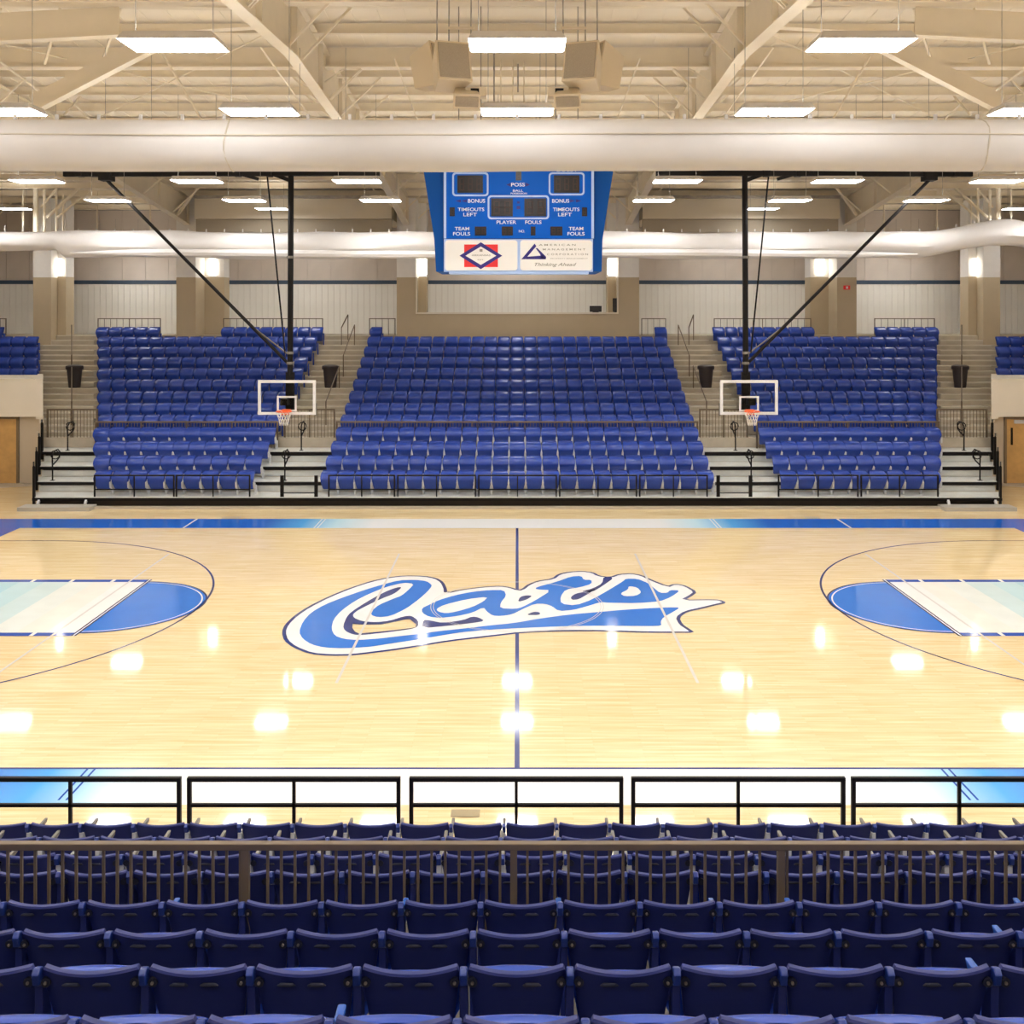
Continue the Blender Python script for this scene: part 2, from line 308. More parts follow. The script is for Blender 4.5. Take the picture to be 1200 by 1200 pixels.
# telescopic bleacher
tb = thing('telescopic_bleacher', 'long telescopic bleacher with four white decks facing the court on the far side', 'bleacher', (0, DK(0)-D0, 0))
def loc(p, o): return (p[0]-o.location.x, p[1]-o.location.y, p[2]-o.location.z)
by = DK(0)-D0
for k in range(4):
    d = DK(k); pe = 38+3.2*k; x = -XL(d, pe); x2 = -XL(d+.9, pe); y0 = d-D0-by
    MB().plan([(-x, y0), (x, y0), (x2, y0+.9), (-x2, y0+.9)], ZD[k]-.035, ZD[k]).build('deck', ALU, tb)
    MB().box(-x, x, y0-.03, y0+.02, ZD[k]-.12, ZD[k]-.03).build('nosing', BLACK, tb)
    MB().box(-x+.1, x-.1, y0+.16, y0+.2, .03 if k == 0 else ZD[k-1]+.001, ZD[k]-.04).build('void_sheet', mat('void_shade', (.03, .022, .015), .8), tb)  # dark sheet standing for the shade in the void under the deck
    if k: MB().box(-x+.1, x-.1, y0+.05, y0+.07, ZD[k-1]+.001, ZD[k-1]+.2).build('riser_panel', ALU, tb)
    # guard panels at both ends of each tier
    for sg in (-1, 1):
        g = MB(); gx = lambda t: sg*((x-.04)+(x2-x)*t/.9)
        for t in range(9): g.bar((gx(.04+t*.1), y0+.04+t*.1, ZD[k]), (gx(.04+t*.1), y0+.04+t*.1, ZD[k]+.95), .03)
        g.bar((gx(0), y0, ZD[k]+.97), (gx(.88), y0+.88, ZD[k]+.97), .05); g.bar((gx(0), y0, ZD[k]+.1), (gx(.88), y0+.88, ZD[k]+.1), .04)
        g.bar((gx(0), y0+.02, ZD[k]-.3), (gx(0), y0+.02, ZD[k]+.97), .07)
        g.build('end_guard', BLACK, tb)
st = MB().box(-13.9, 13.9, -.30, -.1, 0, .07).build('base_strip', mat('base_metal', (.52, .44, .34), .5), tb)
for sg in (-1, 1):
    x0, x1 = sorted((sg*13.35, sg*15.6))
    pf = MB().prism([(x0+(.35 if sg > 0 else 0), 0), (x1-(.35 if sg < 0 else 0), 0), (x1, .05), (x1, .13), (x0, .13), (x0, .05)], -.62, -.02)
    MB().box(x0, x1, -.62, -.05, 0, .12).build('entry_step', mat('grey_step', (.45, .42, .36), .6), tb)
    for xx in (13.7, 15.2): MB().bar((sg*xx, -.1, .12), (sg*xx, .05, .3), .07).build('step_bracket', ARMW, tb)
# front guard rail, panels
def rail_panel(x0, x1, y, zt, zm, zb, m, label, name='guard_rail', n=2, w=.05, cat='railing', group=None, pick=0, zbot=None, center=True):
    r = thing(name, label, cat, ((x0+x1)/2, y, zb), 0, group)
    hx = (x1-x0)/2
    for i in range(n+1):
        xx = -hx+i*2*hx/n; ww = w if i in (0, n) else w*.8
        MB().bar((xx, 0, 0), (xx, 0, zt-zb), ww).build('post', m, r)
    MB().bar((-hx-w/2, 0, zt-zb), (hx+w/2, 0, zt-zb), w*1.15, w).build('top_rail', m, r)
    if zm is not None: MB().bar((-hx, 0, zm-zb), (hx, 0, zm-zb), w*.8).build('mid_rail', m, r)
    if pick:
        k = max(2, int(round(2*hx/pick)))
        for i in range(1, k):
            xx = -hx+i*2*hx/k
            if min(abs(xx-(-hx+j*2*hx/n)) for j in range(n+1)) < w*.8: continue
            p = link('picket', PICK[(m.name, round(zt-zb, 2))] if (m.name, round(zt-zb, 2)) in PICK else newpick(m, zt-zb), r); p.location = (xx, 0, 0)
    return r
PICK = {}
def newpick(m, h):
    me = MB().bar((0,0,.0), (0,0,h-.01), .016).mesh('picket', m); PICK[(m.name, round(h, 2))] = me; return me
dfr = 31.98
zf = ZR(557.5, dfr); zr0 = ZD[0]
names = ORD
edges = [(110, 203), (206, 292), (385, 462), (466, 557), (561, 652), (656, 746), (750, 829), (913, 1006), (1010, 1100)]
for i, (a, b) in enumerate(edges):
    rail_panel(XR(a, dfr), XR(b, dfr), dfr-D0+.06, zf, ZR(574, dfr), zr0, BLACK, 'black front guard rail panel of the far stand, %s from the left' % ORD[i+1], group='front guard rail panels of the far stand', w=.045)
for i, (a, b) in enumerate(((330, 370), (842, 880))):
    r = thing('aisle_gate_rail', 'pair of stout black gate posts at foot of the inner %s aisle' % ('left' if i == 0 else 'right'), 'railing', (XR((a+b)/2, dfr), dfr-D0+.06, zr0))
    hx = (b-a)/2*dfr/F
    for s in (-1, 1): MB().bar((s*hx, 0, 0), (s*hx, 0, zf-zr0), .11, .05, up=(0,1,0)).build('post', BLACK, r)
    MB().bar((-hx, 0, .12), (hx, 0, .12), .03).build('low_rail', BLACK, r)
# concrete tiers
CT = struct_root('seating_tier')
for k in range(4, 14):
    d = DK(k); x = -XL(d, 49) if k < 8 else 26.
    if k < 13:
        xb_ = -XL(d+.93, 49) if k < 8 else 26.; MB().plan([(-x, d-D0), (x, d-D0), (xb_, d-D0+.93), (-xb_, d-D0+.93)], ZD[k]-.45, ZD[k]).build('tier_step', CONC, CT)
    else:
        MB().box(-26, 26, d-D0, 47-D0, ZD[k]-.45, ZD[k]).build('concourse_slab', CONC, CT)
AIS = {}                                                        # aisle: (left edge fn, right edge fn)
def aisle_x(i, d):
    if i == 0: return XL(d, 50), XL(d, 116)
    if i == 1: return -8.38, -6.38
    if i == 2: return 6.38, 8.30
    return -XL(d, 116), -XL(d, 50)
for i in range(4):
    for k in range(4, 13):
        d = DK(k+1); a, b = aisle_x(i, d)
        MB().box(a+.02, b-.02, d-D0-.46, d-D0, ZD[k]+.001, (ZD[k]+ZD[k+1])/2).build('aisle_step', CONC, CT)
        MB().box(a+.02, b-.02, d-D0-.475, d-D0-.46, (ZD[k]+ZD[k+1])/2-.04, (ZD[k]+ZD[k+1])/2+.002).build('step_nosing', mat('pale_nosing', (.66, .60, .48), .6), CT)
        MB().box(a+.02, b-.02, d-D0-.015, d-D0-.0, ZD[k+1]-.04, ZD[k+1]+.002).build('step_nosing', MATS['pale_nosing'], CT)
# parapets and door walls beside the stand
for sg in (-1, 1):
    sd = 'left' if sg < 0 else 'right'
    d = 36.6; y = d-D0; xi = -XL(d, 49)
    a, b = sorted((sg*xi, sg*26))
    w = MB().box(a, b, y, y+.2, 0, 2.42).build('wall_%s' % ('door_left' if sg < 0 else 'door_right'), mat('door_wall_paint', (.62, .52, .38), .7), kind='structure')
    yf = y-.3; df = yf+D0; dbk = DK(8)-.02; q = lambda px, dd: -sg*XL(dd, px)
    p = MB().plan([(sg*26, yf), (q(42, df), yf), (q(45, dbk), dbk-D0), (sg*26, dbk-D0)], 2.44, 3.76).build('parapet_wall', CREAMW, kind='structure')
    MB().plan([(q(42, df-.06), yf-.06), (q(50.5, df-.06), yf-.06), (q(50.5, dbk), dbk-D0), (q(44, dbk), dbk-D0)], 2.36, 3.80).build('parapet_end', CREAMW, p)
    MB().plan([(sg*26, yf-.03), (q(42, df), yf-.03), (q(42, df), yf+.1), (sg*26, yf+.1)], 3.765, 3.81).build('parapet_cap', CREAMW, p)
    MB().plan([(q(46, 35.0), 35.0-D0), (q(49, 35.0), 35.0-D0), (q(49, 36.5), 36.5-D0), (q(46, 36.5), 36.5-D0)], 0, 2.34).build('aisle_flank', MATS['door_wall_paint'], p)
    # door
    dx0, dx1 = sorted((XR(-24, d) if sg < 0 else XR(1179, d), XR(20, d) if sg < 0 else XR(1224, d)))
    dr = MB().box(dx0, dx1, y-.06, y-.01, .01, ZR(491, d)).build('door_1' if sg < 0 else 'door_2', WOOD, kind='structure')
    fr = MB()
    for xx in (dx0-.09, dx1+.01): fr.box(xx, xx+.08, y-.09, y-.001, 0, ZR(491, d)+.02)
    fr.box(dx0-.09, dx1+.09, y-.09, y-.001, ZR(491, d)+.02, ZR(491, d)+.12); fr.build('door_frame', DFRAME, dr)
    if sg > 0:
        MB().box(dx0+.14, dx0+.19, y-.12, y-.06, ZR(521, d), ZR(501, d)).build('pull_handle', BLACK, dr)
        MB().box(dx0+.25, dx0+.9, y-.12, y-.06, ZR(496, d), ZR(491, d)-.02).build('door_closer', ARMW, dr)
    else:
        MB().box(dx1-.95, dx1-.7, y-.12, y-.06, ZR(500, d), ZR(497, d)).build('door_closer', BRONZE, dr)
        MB().box(dx1-1.25, dx1-1.1, y-.12, y-.06, 1.0, 1.05).build('door_handle', BRONZE, dr)
# ------------------------------------------------------------------ back wall, columns
DB = 47.0; YB = DB-D0
wb = MB().box(-26, 26, YB, YB+.3, 0, 12.2).build('wall_back', TAUPE, kind='structure')
zs = ZR(333, DB); zs2 = ZR(328.5, DB)
pm = MB().box(0, 1.06, -.03, 0, zs2, 11.6).mesh('panel', TAUPE)
for i in range(48):
    p = link('panel', pm, wb); p.location = (-26+i*1.083, YB, 0)
lp = MB().box(0, .265, -.035, 0, 5.2, zs).mesh('liner_panel', LINER)
for i in range(184):
    p = link('liner_panel', lp, wb); p.location = (-25.9+i*.28, YB, 0)
MB().box(-26, 26, YB-.06, YB, zs, zs2).build('trim_1', STRIPE, kind='structure')
MB().box(-26, 26, YB-.12, YB-.031, 9.55, 9.7).build('girt', GALV, wb)
MB().box(-26, 26, YB-.14, YB-.031, 10.95, 11.15).build('girt', GALV, wb)
MB().box(-26.3, -26, -26, 26, 0, 13).build('wall_left', TAUPE, kind='structure')
MB().box(26, 26.3, -26, 26, 0, 13).build('wall_right', TAUPE, kind='structure')
MB().box(-26, 26, -26.3, -26, 0, 13).build('wall_rear', TAUPE, kind='structure')
DC = 43.45
def column(x0, x1, x2, sg, i, sc=True, dp=1.2, sw=.17):                         # x0..x1 front face, x1..x2 the recessed return beside it (inner side)
    c = struct_root('column', (0, DC-D0, 0))
    zsplit = ZR(325, DC); zt = 11.15
    a, b = sorted((sg*x0, sg*x1)); MB().box(a, b, 0, dp, 4.3, zsplit).build('tan_base', TAN, c); MB().box(a, b, 0, dp, zsplit, zt).build('white_upper', WHITEP, c)
    a, b = sorted((sg*x1, sg*x2)); MB().box(a, b, dp, dp+.8, 5.2, zsplit+.05).build('tan_return', TAN, c); MB().box(a, b, dp, dp+.8, zsplit+.05, zt).build('white_return', WHITEP, c)
    if sc:
        cx = sg*(x1-sw-.03 if x1 > 19 or x1 < 5 else x1-.38); zl = ZR(313, DC+dp)
        s = thing('wall_sconce', 'glowing box wall light on the %s column' % i, 'wall light', (cx, DC-D0+dp, zl), 0, 'uplights on the columns')
        MB().box(-sw, sw, -.10, -.002, -.36, .36).build('glowing_glass', SCONM, s, bevel=.05)
        MB().box(-sw+.03, sw-.03, -.03, 0, -.42, .42).build('back_plate', ARMW, s)
    return c
column(14.72, 13.88, 13.0, -1, 'second from left'); column(14.66, 13.82, 13.0, 1, 'second from right')
column(20.9, 20.13, 19.76, -1, 'far left', dp=.62, sw=.1); column(20.86, 20.13, 19.76, 1, 'far right', dp=.62, sw=.1)
column(5.20, 4.38, 4.02, -1, 'left of the central opening'); column(5.27, 4.38, 4.02, 1, 'right of the central opening')
cw = struct_root('press_wall', (0, DC-D0, 0)); cw.name = 'wall_centre'
MB().box(-4.38, 4.38, .0, .25, 4.3, ZR(368, DC)).build('low_wall', TAN, cw)
MB().box(-4.38, 4.38, -.03, .27, ZR(368, DC)+.001, ZR(366, DC)).build('sill', CREAMW, cw)
for sg in (-1, 1): MB().box(*sorted((sg*4.31, sg*4.375)), -.04, -.002, ZR(368, DC), ZR(325, DC)).build('opening_trim', CREAMW, cw)
def monitor(a, b, t, bo, dd, label):
    c = W((a+b)/2, bo, dd); m = thing('monitor', label, 'monitor', (c.x, c.y, ZR(366, DC)))
    hw = (b-a)/2*dd/F; hh = (bo-t)*dd/F
    MB().box(-hw, hw, -.03, .03, .02, hh+.02).build('casing', BLACK, m, bevel=.01)
    MB().box(-hw+.03, hw-.03, -.034, -.0301, .05, hh-.01).build('screen', DISP, m)
    MB().box(-hw*.5, hw*.5, -.07, .07, 0, .02).build('foot', BLACK, m)
monitor(691, 705, 359, 366, DC+.12, 'low wide black screen on the sill of the central opening')
monitor(718, 724, 350, 366, DC+.12, 'narrow tall black box at right end of the central opening sill')
al = thing('alarm_strobe', 'small red alarm box on the tan column right of centre', 'alarm', tuple(W(992, 337, DC)))
MB().box(-.14, .14, -.06, -.002, -.09, .09).build('housing', RED, al, bevel=.01); MB().box(-.04, .04, -.08, -.061, -.05, .05).build('lens', ARMW, al)
# pale bulkheads between frames high on the back wall
BLK = mat('bulkhead_paint', (.66, .58, .44), .6)
for sg in (-1, 1):
    a, b = sorted((sg*5.3, sg*13.6)); bk = MB().box(a, b, 42.4-D0, 46.9-D0, 10.15, 11.12).build('bulkhead', BLK, kind='structure')
    MB().box(a, b, 42.3-D0, 42.4-D0, 11.0, 11.12).build('angle_trim', GALV, bk)
    MB().box(a, b, 42.6-D0, 42.7-D0, 9.6, 10.14).build('skirt', mat('skirt_paint', (.40, .34, .25), .7), bk)
    a, b = sorted((sg*15.3, sg*15.45))
# guard frames behind the top row
dg = 44.1
for i, (a, b) in enumerate(((-20, 7), (115, 188), (262, 378), (433, 463), (752, 780), (837, 950), (1025, 1095))):
    rail_panel(XR(a, dg), XR(b, dg), dg-D0, ZR(373.5, dg), None, ZD[13], BRONZE, 'thin bronze guard frame on the top walkway, %s from left' % ORD[i+1], n=2 if b-a > 40 else 1, w=.035, group='guard frames on the top walkway', pick=.28)
# picket rail between lower and upper rows
dm = 35.45
for i, (a, b) in enumerate(((-14.85, -8.45), (-6.35, 6.35), (8.45, 14.85))):
    rail_panel(a, b, dm-D0, ZR(494.5, dm), None, ZD[3], BRONZE, 'low bronze picket rail across the far %s block of seats' % ('left', 'centre', 'right')[i], name='picket_rail', n=4 if i != 1 else 8, w=.055, group='picket rails of the far stand', pick=.105)
for i in range(4):
    a, b = aisle_x(i, DK(4))
    nm = ('far left', 'inner left', 'inner right', 'far right')[i]
    rail_panel(a+.12, b-.12, DK(4)-D0+.02+.1, ZR(480, 35.75), None, ZD[4], BRONZE, 'tall bronze picket panel across the foot of the %s stair' % nm, name='stair_picket_panel', n=2, w=.055, group='picket panels at the foot of the stairs', pick=.115)
    # loop handrails on the decks
    for j, k in enumerate((2, 3)):
        xc = XR((79, 353, 862, 1130)[i] if k == 3 else (76, 341, 873, 1134)[i], DK(k)+.1)
        k2 = k if k == 3 else 1
        h = thing('loop_handrail', 'black looped handrail post on the %s stair, %s deck' % (nm, 'upper' if k == 3 else 'lower'), 'handrail', (xc, DK(k2)-D0+.12, ZD[k2]), 0, 'looped handrails on the decks')
        pts = [(0, 0, .0), (0, 0, .55), (0, -.02, .7), (0, .0, .85), (0, .15, .95), (0, .38, .97), (0, .52, .88), (0, .5, .7), (0, .3, .6), (0, .05, .52)]
        MB().tube(pts, .024, 8).build('rail_tube', BLACK, h, smooth=True)
        MB().box(-.06, .06, -.06, .06, 0, .015).build('foot_plate', BLACK, h)
        MB().tube([(.0+.14*math.sin(t), .18, .82+.14*math.cos(t)) for t in [q*PI/6 for q in range(12)]], .018, 6, closed=True).build('grip_loop', BLACK, h, smooth=True)
    # long handrail up the concrete stair
    xs = (84, 387, 823, 1127)[i]
    h = thing('stair_handrail', 'thin bronze handrail climbing the middle of the %s stair' % nm, 'handrail', (XR(xs, DK(6)), DK(6)-D0, ZD[6]), 0, 'stair handrails')
    o0 = h.location
    def hp(k, up, xx): d = DK(k)+.08; return Vector((XR(xx, d) if i in (0, 3) else xxc, d-D0, ZD[k]+up))-o0
    xxc = o0.x
    for seg in ((5, 8), (9, 12)):
        tp = []
        for k in range(seg[0], seg[1]+1):
            p = hp(k, 0, xs); q = hp(k, .86, xs)
            if k in seg: MB().bar(p, q, .04).build('post', BRONZE, h)
            tp.append(q)
        MB().tube(tp, .022, 6).build('top_rail', BRONZE, h)
    # bin
    xb = (85.5, 385.5, 829, 1127)[i]; db = 39.62
    bn = thing('waste_bin', 'dark brown tapered waste bin on the steps of the %s stair' % nm, 'bin', (XR(xb, db)+(.06 if i < 2 else -.06), db-D0+.0, ZD[8]), 0, 'waste bins on the stairs')
    n = 20; R = lambda r, z: [(r*math.cos(2*PI*q/n), r*math.sin(2*PI*q/n)*.85, z) for q in range(n)]
    mb = MB(); rs = [(.22, 0), (.25, .3), (.29, .72)]; vs = []; [vs.extend(R(*a)) for a in rs]
    mb.add(vs, [(a*n+q, a*n+(q+1) % n, (a+1)*n+(q+1) % n, (a+1)*n+q) for a in range(2) for q in range(n)]+[tuple(range(n))[::-1], tuple(range(2*n, 3*n))])
    mb.build('body', BIN, bn, smooth=True)
    mb = MB(); rs = [(.32, .72), (.34, .76), (.33, .86), (.2, .9)]; vs = []; [vs.extend(R(*a)) for a in rs]
    mb.add(vs, [(a*n+q, a*n+(q+1) % n, (a+1)*n+(q+1) % n, (a+1)*n+q) for a in range(3) for q in range(n)]+[tuple(range(n))[::-1], tuple(range(3*n, 4*n))])
    mb.build('lid', BIN, bn, smooth=True)
    # short rail at head of stair
    xh = (None, 404, 810, None)[i]
    if xh:
        r = thing('short_handrail', 'short upright bronze handrail at the head of the %s stair' % nm, 'handrail', (XR(xh, 43.4), 43.4-D0, ZD[12]), 0)
        for s, hgt in ((-.12, .75), (.12, 1.3)): MB().bar((s, s, 0), (s, s, hgt), .035).build('post', BRONZE, r)
        MB().bar((-.12, -.12, .75), (.12, .12, 1.3), .035).build('top_rail', BRONZE, r)
# ------------------------------------------------------------------ roof
ZRF = lambda d: 13.2-.08*abs(d-D0)
ceil = struct_root('ceiling')
for sg in (-1, 1):
    pts = [(0, 13.2), (sg*26, 13.2-.08*26), (sg*26, 13.35-.08*26), (0, 13.35)]
    MB().prismx(pts, -26, 26).build('roof_deck', DECKM, ceil)
# standing ribs of the deck run down the slope
rb = MB()
for i in range(87):
    x = -26+i*.6
    rb.bar((x, 0, 13.2), (x, 26, 13.2-2.08), .05, .03); 
rb.build('deck_ribs', DECKM, ceil, kind='stuff')
pur = MB().box(-26, 26, -.05, .05, -.22, 0); pur.box(-26, 26, -.1, .05, -.24, -.22); pur = pur.mesh('purlin', CREAM)
gir = MB().box(-26, 26, -.05, .05, -.48, 0); gir.box(-26, 26, -.16, .16, -.52, -.48); gir = gir.mesh('girder', CREAM)
yy = [.6+1.62*i for i in range(16)]
for sg in (-1, 1):
    for i, y in enumerate(yy):
        g = i in (2,) if sg > 0 else i in (0, 6)
        p = link('girder' if g else 'purlin', gir if g else pur, ceil); p.location = (0, sg*y, 13.15-.08*y)
# rigid frames
BOT = [(16.0-26, 0)]
def zbot(d):
    u = abs(d-D0)
    P = [(0, 11.68), (5.6, 11.37), (14.4, 10.93), (22.2, 9.98)]
    for (a, za), (b, zb) in zip(P, P[1:]):
        if u <= b: return za+(zb-za)*(u-a)/(b-a)
    return 9.98
for X in (-23.6, -14.25, -4.8, 4.8, 14.25, 23.6):
    fr = struct_root('rigid_frame', (X, 0, 0))
    for sg in (-1, 1):
        for (u0, u1) in ((0, 5.6), (5.6, 14.4), (14.4, 22.15)):
            a, b = D0+u0, D0+u1
            MB().prismx([(sg*u0, zbot(a)), (sg*u1, zbot(b)), (sg*u1, ZRF(b)-.25), (sg*u0, ZRF(a)-.25)], -.012, .012).build('web', CREAM, fr)
            MB().bar((0, sg*u0, zbot(a)), (0, sg*u1, zbot(b)), .27, .03).build('bottom_flange', CREAM, fr)
            MB().bar((0, sg*u0, ZRF(a)-.26), (0, sg*u1, ZRF(b)-.26), .27, .02).build('top_flange', CREAM, fr)
        for u in (0.05, 2.9, 5.6, 8.5, 11.5, 14.4, 18.5, 22):
            MB().box(-.12, .12, sg*u-.012, sg*u+.012, zbot(D0+u), ZRF(D0+u)-.26).build('stiffener', CREAM, fr)
        MB().box(-.3, .3, *sorted((sg*22.1, sg*22.9)), 9.9, 11.1).build('knee', CREAM, fr)
    # angle braces from the flange up to the purlins
    for sg in (-1, 1):
        for i, y in enumerate(yy):
            if i % 2 and i not in (3,): continue
            for s in (-1, 1):
                for so in ((.0, .12) if i in (2, 6) else (.0,)):
                    zz = zbot(D0+y)
                    MB().bar((s*.1, sg*y+so, zz+.1), (s*1.25, sg*y+so, 13.0-.08*y), .05, .05).build('angle_brace', CREAM, fr)
# sloping end girders above the outer lights
for sg in (-1, 1):
    sr = struct_root('sloping_girder', (0, 21.6-D0, 0))
    a = Vector((sg*7.6, 0, 11.95)); b = Vector((sg*10.4, 0, 10.5))
    dz = Vector((0, 0, .21))
    MB().bar(a+dz, b+dz, .03, .36, up=(0,0,1)).build('web', CREAM, sr); MB().bar(a, b, .24, .035).build('bottom_flange', CREAM, sr)
    sr = struct_root('outer_girder', (0, 21.0-D0, 0))
    a = Vector((sg*5.0, 0, 12.2)); b = Vector((sg*8.3, 0, 12.0)); c = Vector((sg*20, 0, 11.4)); e = Vector((sg*4.8, 0, 12.55))
    MB().bar(b+Vector((0,0,.3)), c+Vector((0,0,.3)), .03, .6).build('web', CREAM, sr); MB().bar(b, c, .24, .035).build('bottom_flange', CREAM, sr)
    MB().bar(e, Vector((sg*20, .6, 13.0)), .24, .04).build('upper_flange', CREAM, sr)
    MB().bar(b, a, .24, .035).build('bottom_flange', CREAM, sr)
    for q in range(5): MB().bar((sg*(8.6+q*1.3), .8, 12.8), (sg*(9.5+q*1.3), 2.0, 11.9), .05).build('angle_brace', CREAM, sr)
# sag rods and crossing wind braces
wr = struct_root('roof_bracing')
for sg in (-1, 1):
    for (xa, ya, xb, yb, da, dbb, r) in ((190, 62, 238, 143, 20, 20.5, .022), (305, 55, 360, 132, 21, 23.5, .02), (0, 72, 60, 118, 24, 27, .03), (75, 135, 105, 100, 28, 30, .03), (72, 108, 105, 140, 28, 30, .03),
                                         (462, 68, 490, 143, 22, 26, .018), (380, 96, 405, 80, 23, 24, .015)):
        p, q = W(xa, ya, da), W(xb, yb, dbb)
        if sg > 0: p.x *= -1; q.x *= -1
        MB().tube([p, q], r, 6).build('brace_rod', CREAM, wr)
    for xx in (-1.5, 1.5):
        MB().tube([(sg*9.4+xx*2.4, 2, 12.7), (sg*9.4-xx*2.4, 9.5, 12.1)], .018, 6).build('brace_rod', CREAM, wr)
    # pipes and knee struts by the outer columns, seen over the far curtain
    for (xa, ya, xb, yb, r) in ((42, 200, 42, 275, .11), (52, 222, 52, 275, .06), (66, 218, 66, 275, .05), (74, 228, 74, 275, .04), (94, 219, 55, 255, .07), (104, 224, 66, 256, .05), (70, 217, 48, 243, .05), (27, 222, 27, 272, .04), (114, 224, 114, 276, .035), (176, 240, 176, 276, .04), (198, 212, 178, 228, .07), (235, 215, 208, 252, .07)):
        p, q = W(xa, ya, 42), W(xb, yb, 42)
        if sg > 0: p.x *= -1; q.x *= -1
        MB().tube([p, q], r, 8).build('strut_pipe', CREAM, wr)
# ducts / pipes in the middle bay
for (px, d, y0, y1, m) in ((579, 24, 40, 118, GALV), (587, 25, 70, 130, CREAM), (601, 25, 70, 130, CREAM), (614, 25, 70, 130, CREAM), (607, 24, 75, 108, GALV)):
    MB().tube([W(px, y0, d), W(px, y1, d)], .022, 6).build('hanger_pipe', m, wr)
# ------------------------------------------------------------------ ceiling fixtures
def fixture():
    r = bpy.data.objects.new('ceiling_light', None); COL.objects.link(r)
    hb = MB(); hb.add([(-.62,-.34,0), (.62,-.34,0), (.62,.34,0), (-.62,.34,0), (-.56,-.28,.11), (.56,-.28,.11), (.56,.28,.11), (-.56,.28,.11)],
                      [(4,5,6,7), (0,1,5,4), (1,2,6,5), (2,3,7,6), (3,0,4,7)])
    hb.build('housing', HOUS, r)
    MB().box(-.59, .59, -.31, .31, -.012, .004).build('diffuser', LAMPM, r)
    for s in (-1, 1): MB().box(-.5, .5, s*.13-.033, s*.13+.033, .111, .118).build('added_uplight', LAMPM, r)  # glowing strips added on top of the housing to brighten the ceiling
    for s in (-1, 1):
        MB().tube([(s*.5, 0, .1), (s*.5, 0, 2.3)], .006, 5).build('hanging_cable', GALV, r)
    return r
ZL = 9.68
proto = fixture(); first = True
rows_y = [(13.0, 'nearest'), (17.35, 'second nearest'), (21.9, 'third'), (26.6, 'fourth'), (31.2, 'fifth'), (8.5, 'front'), (4.0, 'rear'), (-.6, 'rearmost')]
cnm = ['seventh', 'fifth', 'third', 'centre', 'fourth', 'sixth', 'eighth']
for (d, rn) in rows_y:
    for c in range(-4, 5):
        x = c*4.43*(1 if d < 20 else .955)
        if abs(x) > 18: continue
        if rn == 'fourth' and False: continue
        o = proto if first else copy_tree(proto); first = False
        o.location = (x, d-D0, ZL)
        side = 'on the centre line' if c == 0 else '%s from the centre on the %s' % (ORD[abs(c)], 'left' if c < 0 else 'right')
        if d > 10:
            tag(o, 'white box light, %s, in the %s row' % (side, rn), 'ceiling light', 'suspended ceiling lights')
        else:
            tag(o, 'white box light above near stand, %s row, %s' % (rn, side), 'ceiling light', 'suspended ceiling lights')
for n_, (x, d, zz) in enumerate(((-20.4, 40.8, 10.4), (-17.3, 44.6, 9.3), (-9.96, 40.8, 10.4), (-9.6, 44., 9.93), (0, 40.8, 10.4), (0, 44., 9.93), (9.6, 44., 9.93), (9.96, 40.8, 10.4), (17.3, 44.6, 9.3), (20.4, 40.8, 10.4))):  # the low pair near the ends is unseen, added to brighten the back wall
    o = copy_tree(proto); o.location = (x, d-D0, zz); o.scale = (1, 1, .45)
    tag(o, 'small distant box light near the back wall, %s from the left' % ORD[n_+1], 'ceiling light', 'distant lights by the back wall')
# ------------------------------------------------------------------ rolled divider curtains
def curtain(d, zc, r, name_lbl, wob, lobes, ramp=None, am=1.):
    c = thing('divider_curtain', name_lbl, 'curtain', (0, d-D0, zc))
    N = 120; n = 22; x0, x1 = -18.5, 18.5; mb = MB(); vs = []; fs = []
    for i in range(N+1):
        x = x0+(x1-x0)*i/N
        dz, kr = ramp(x) if ramp else (0, 1)
        for k in range(n):
            t = 2*PI*k/n
            rr = r*kr*(1+am*(.05*math.sin(3*t+x*.9+wob)+.03*math.sin(5*t-x*1.7)+.025*math.sin(x*2.3+t*2)))
            yv = rr*math.cos(t)*1.0; zv = rr*math.sin(t)
            if lobes and zv < -.45*r: yv *= .82
            vs.append((x, yv, zv+dz+.03*am*math.sin(x*.45+wob)))
    for i in range(N):
        for k in range(n): fs.append((i*n+k, i*n+(k+1) % n, (i+1)*n+(k+1) % n, (i+1)*n+k))
    fs += [tuple(range(n))[::-1], tuple(N*n+k for k in range(n))]
    mb.add(vs, fs).build('rolled_fabric', CURT, c, smooth=True)
    return c
c1 = curtain(15.2, ZR(170.5, 15.2), .387, 'thick white rolled divider curtain hanging nearest, in front of the scoreboard', 0., False, am=.25)
pts = [(x*.5, -.382, .105+.012*math.sin(x*.225)) for x in range(-36, 37)]
MB().tube(pts, .014, 6).build('seam_rope', CURTS, c1)
def ring_pts(x, r): return [(x+.02*math.sin(q), r*math.cos(2*PI*q/20), r*math.sin(2*PI*q/20)) for q in range(20)]
for xx in (XR(272, 15.2), XR(1146, 15.2)): MB().tube(ring_pts(xx, .39), .012, 6, closed=True).build('joint_band', CURTS, c1)
for i in range(-24, 25):
    MB().bar((i*.632, 0, .36), (i*.632, 0, .47), .045, .03).build('hanger_clip', CURT, c1)
def rmp(x):
    dz = 0; k = 1
    if x > 13: t = min(1, (x-13)/3.2); dz = .38*math.sin(t*PI/2)**2 - (.25*max(0, (x-16.2))/2); k = 1-.1*math.sin(t*PI)
    if x < -15: k = .72; dz = .12
    return dz, k
c2 = curtain(33.0, ZR(287, 33), .43, 'white rolled divider curtain farther back, behind the scoreboard', 1.4, True, rmp)
MB().tube([(x*.5, -.33, -.30+.03*math.sin(x*.2)) for x in range(-29, 27)], [.02+.11*min(1, i/5, (55-i)/5) for i in range(56)], 8).build('lower_fold', CURT, c2, smooth=True)
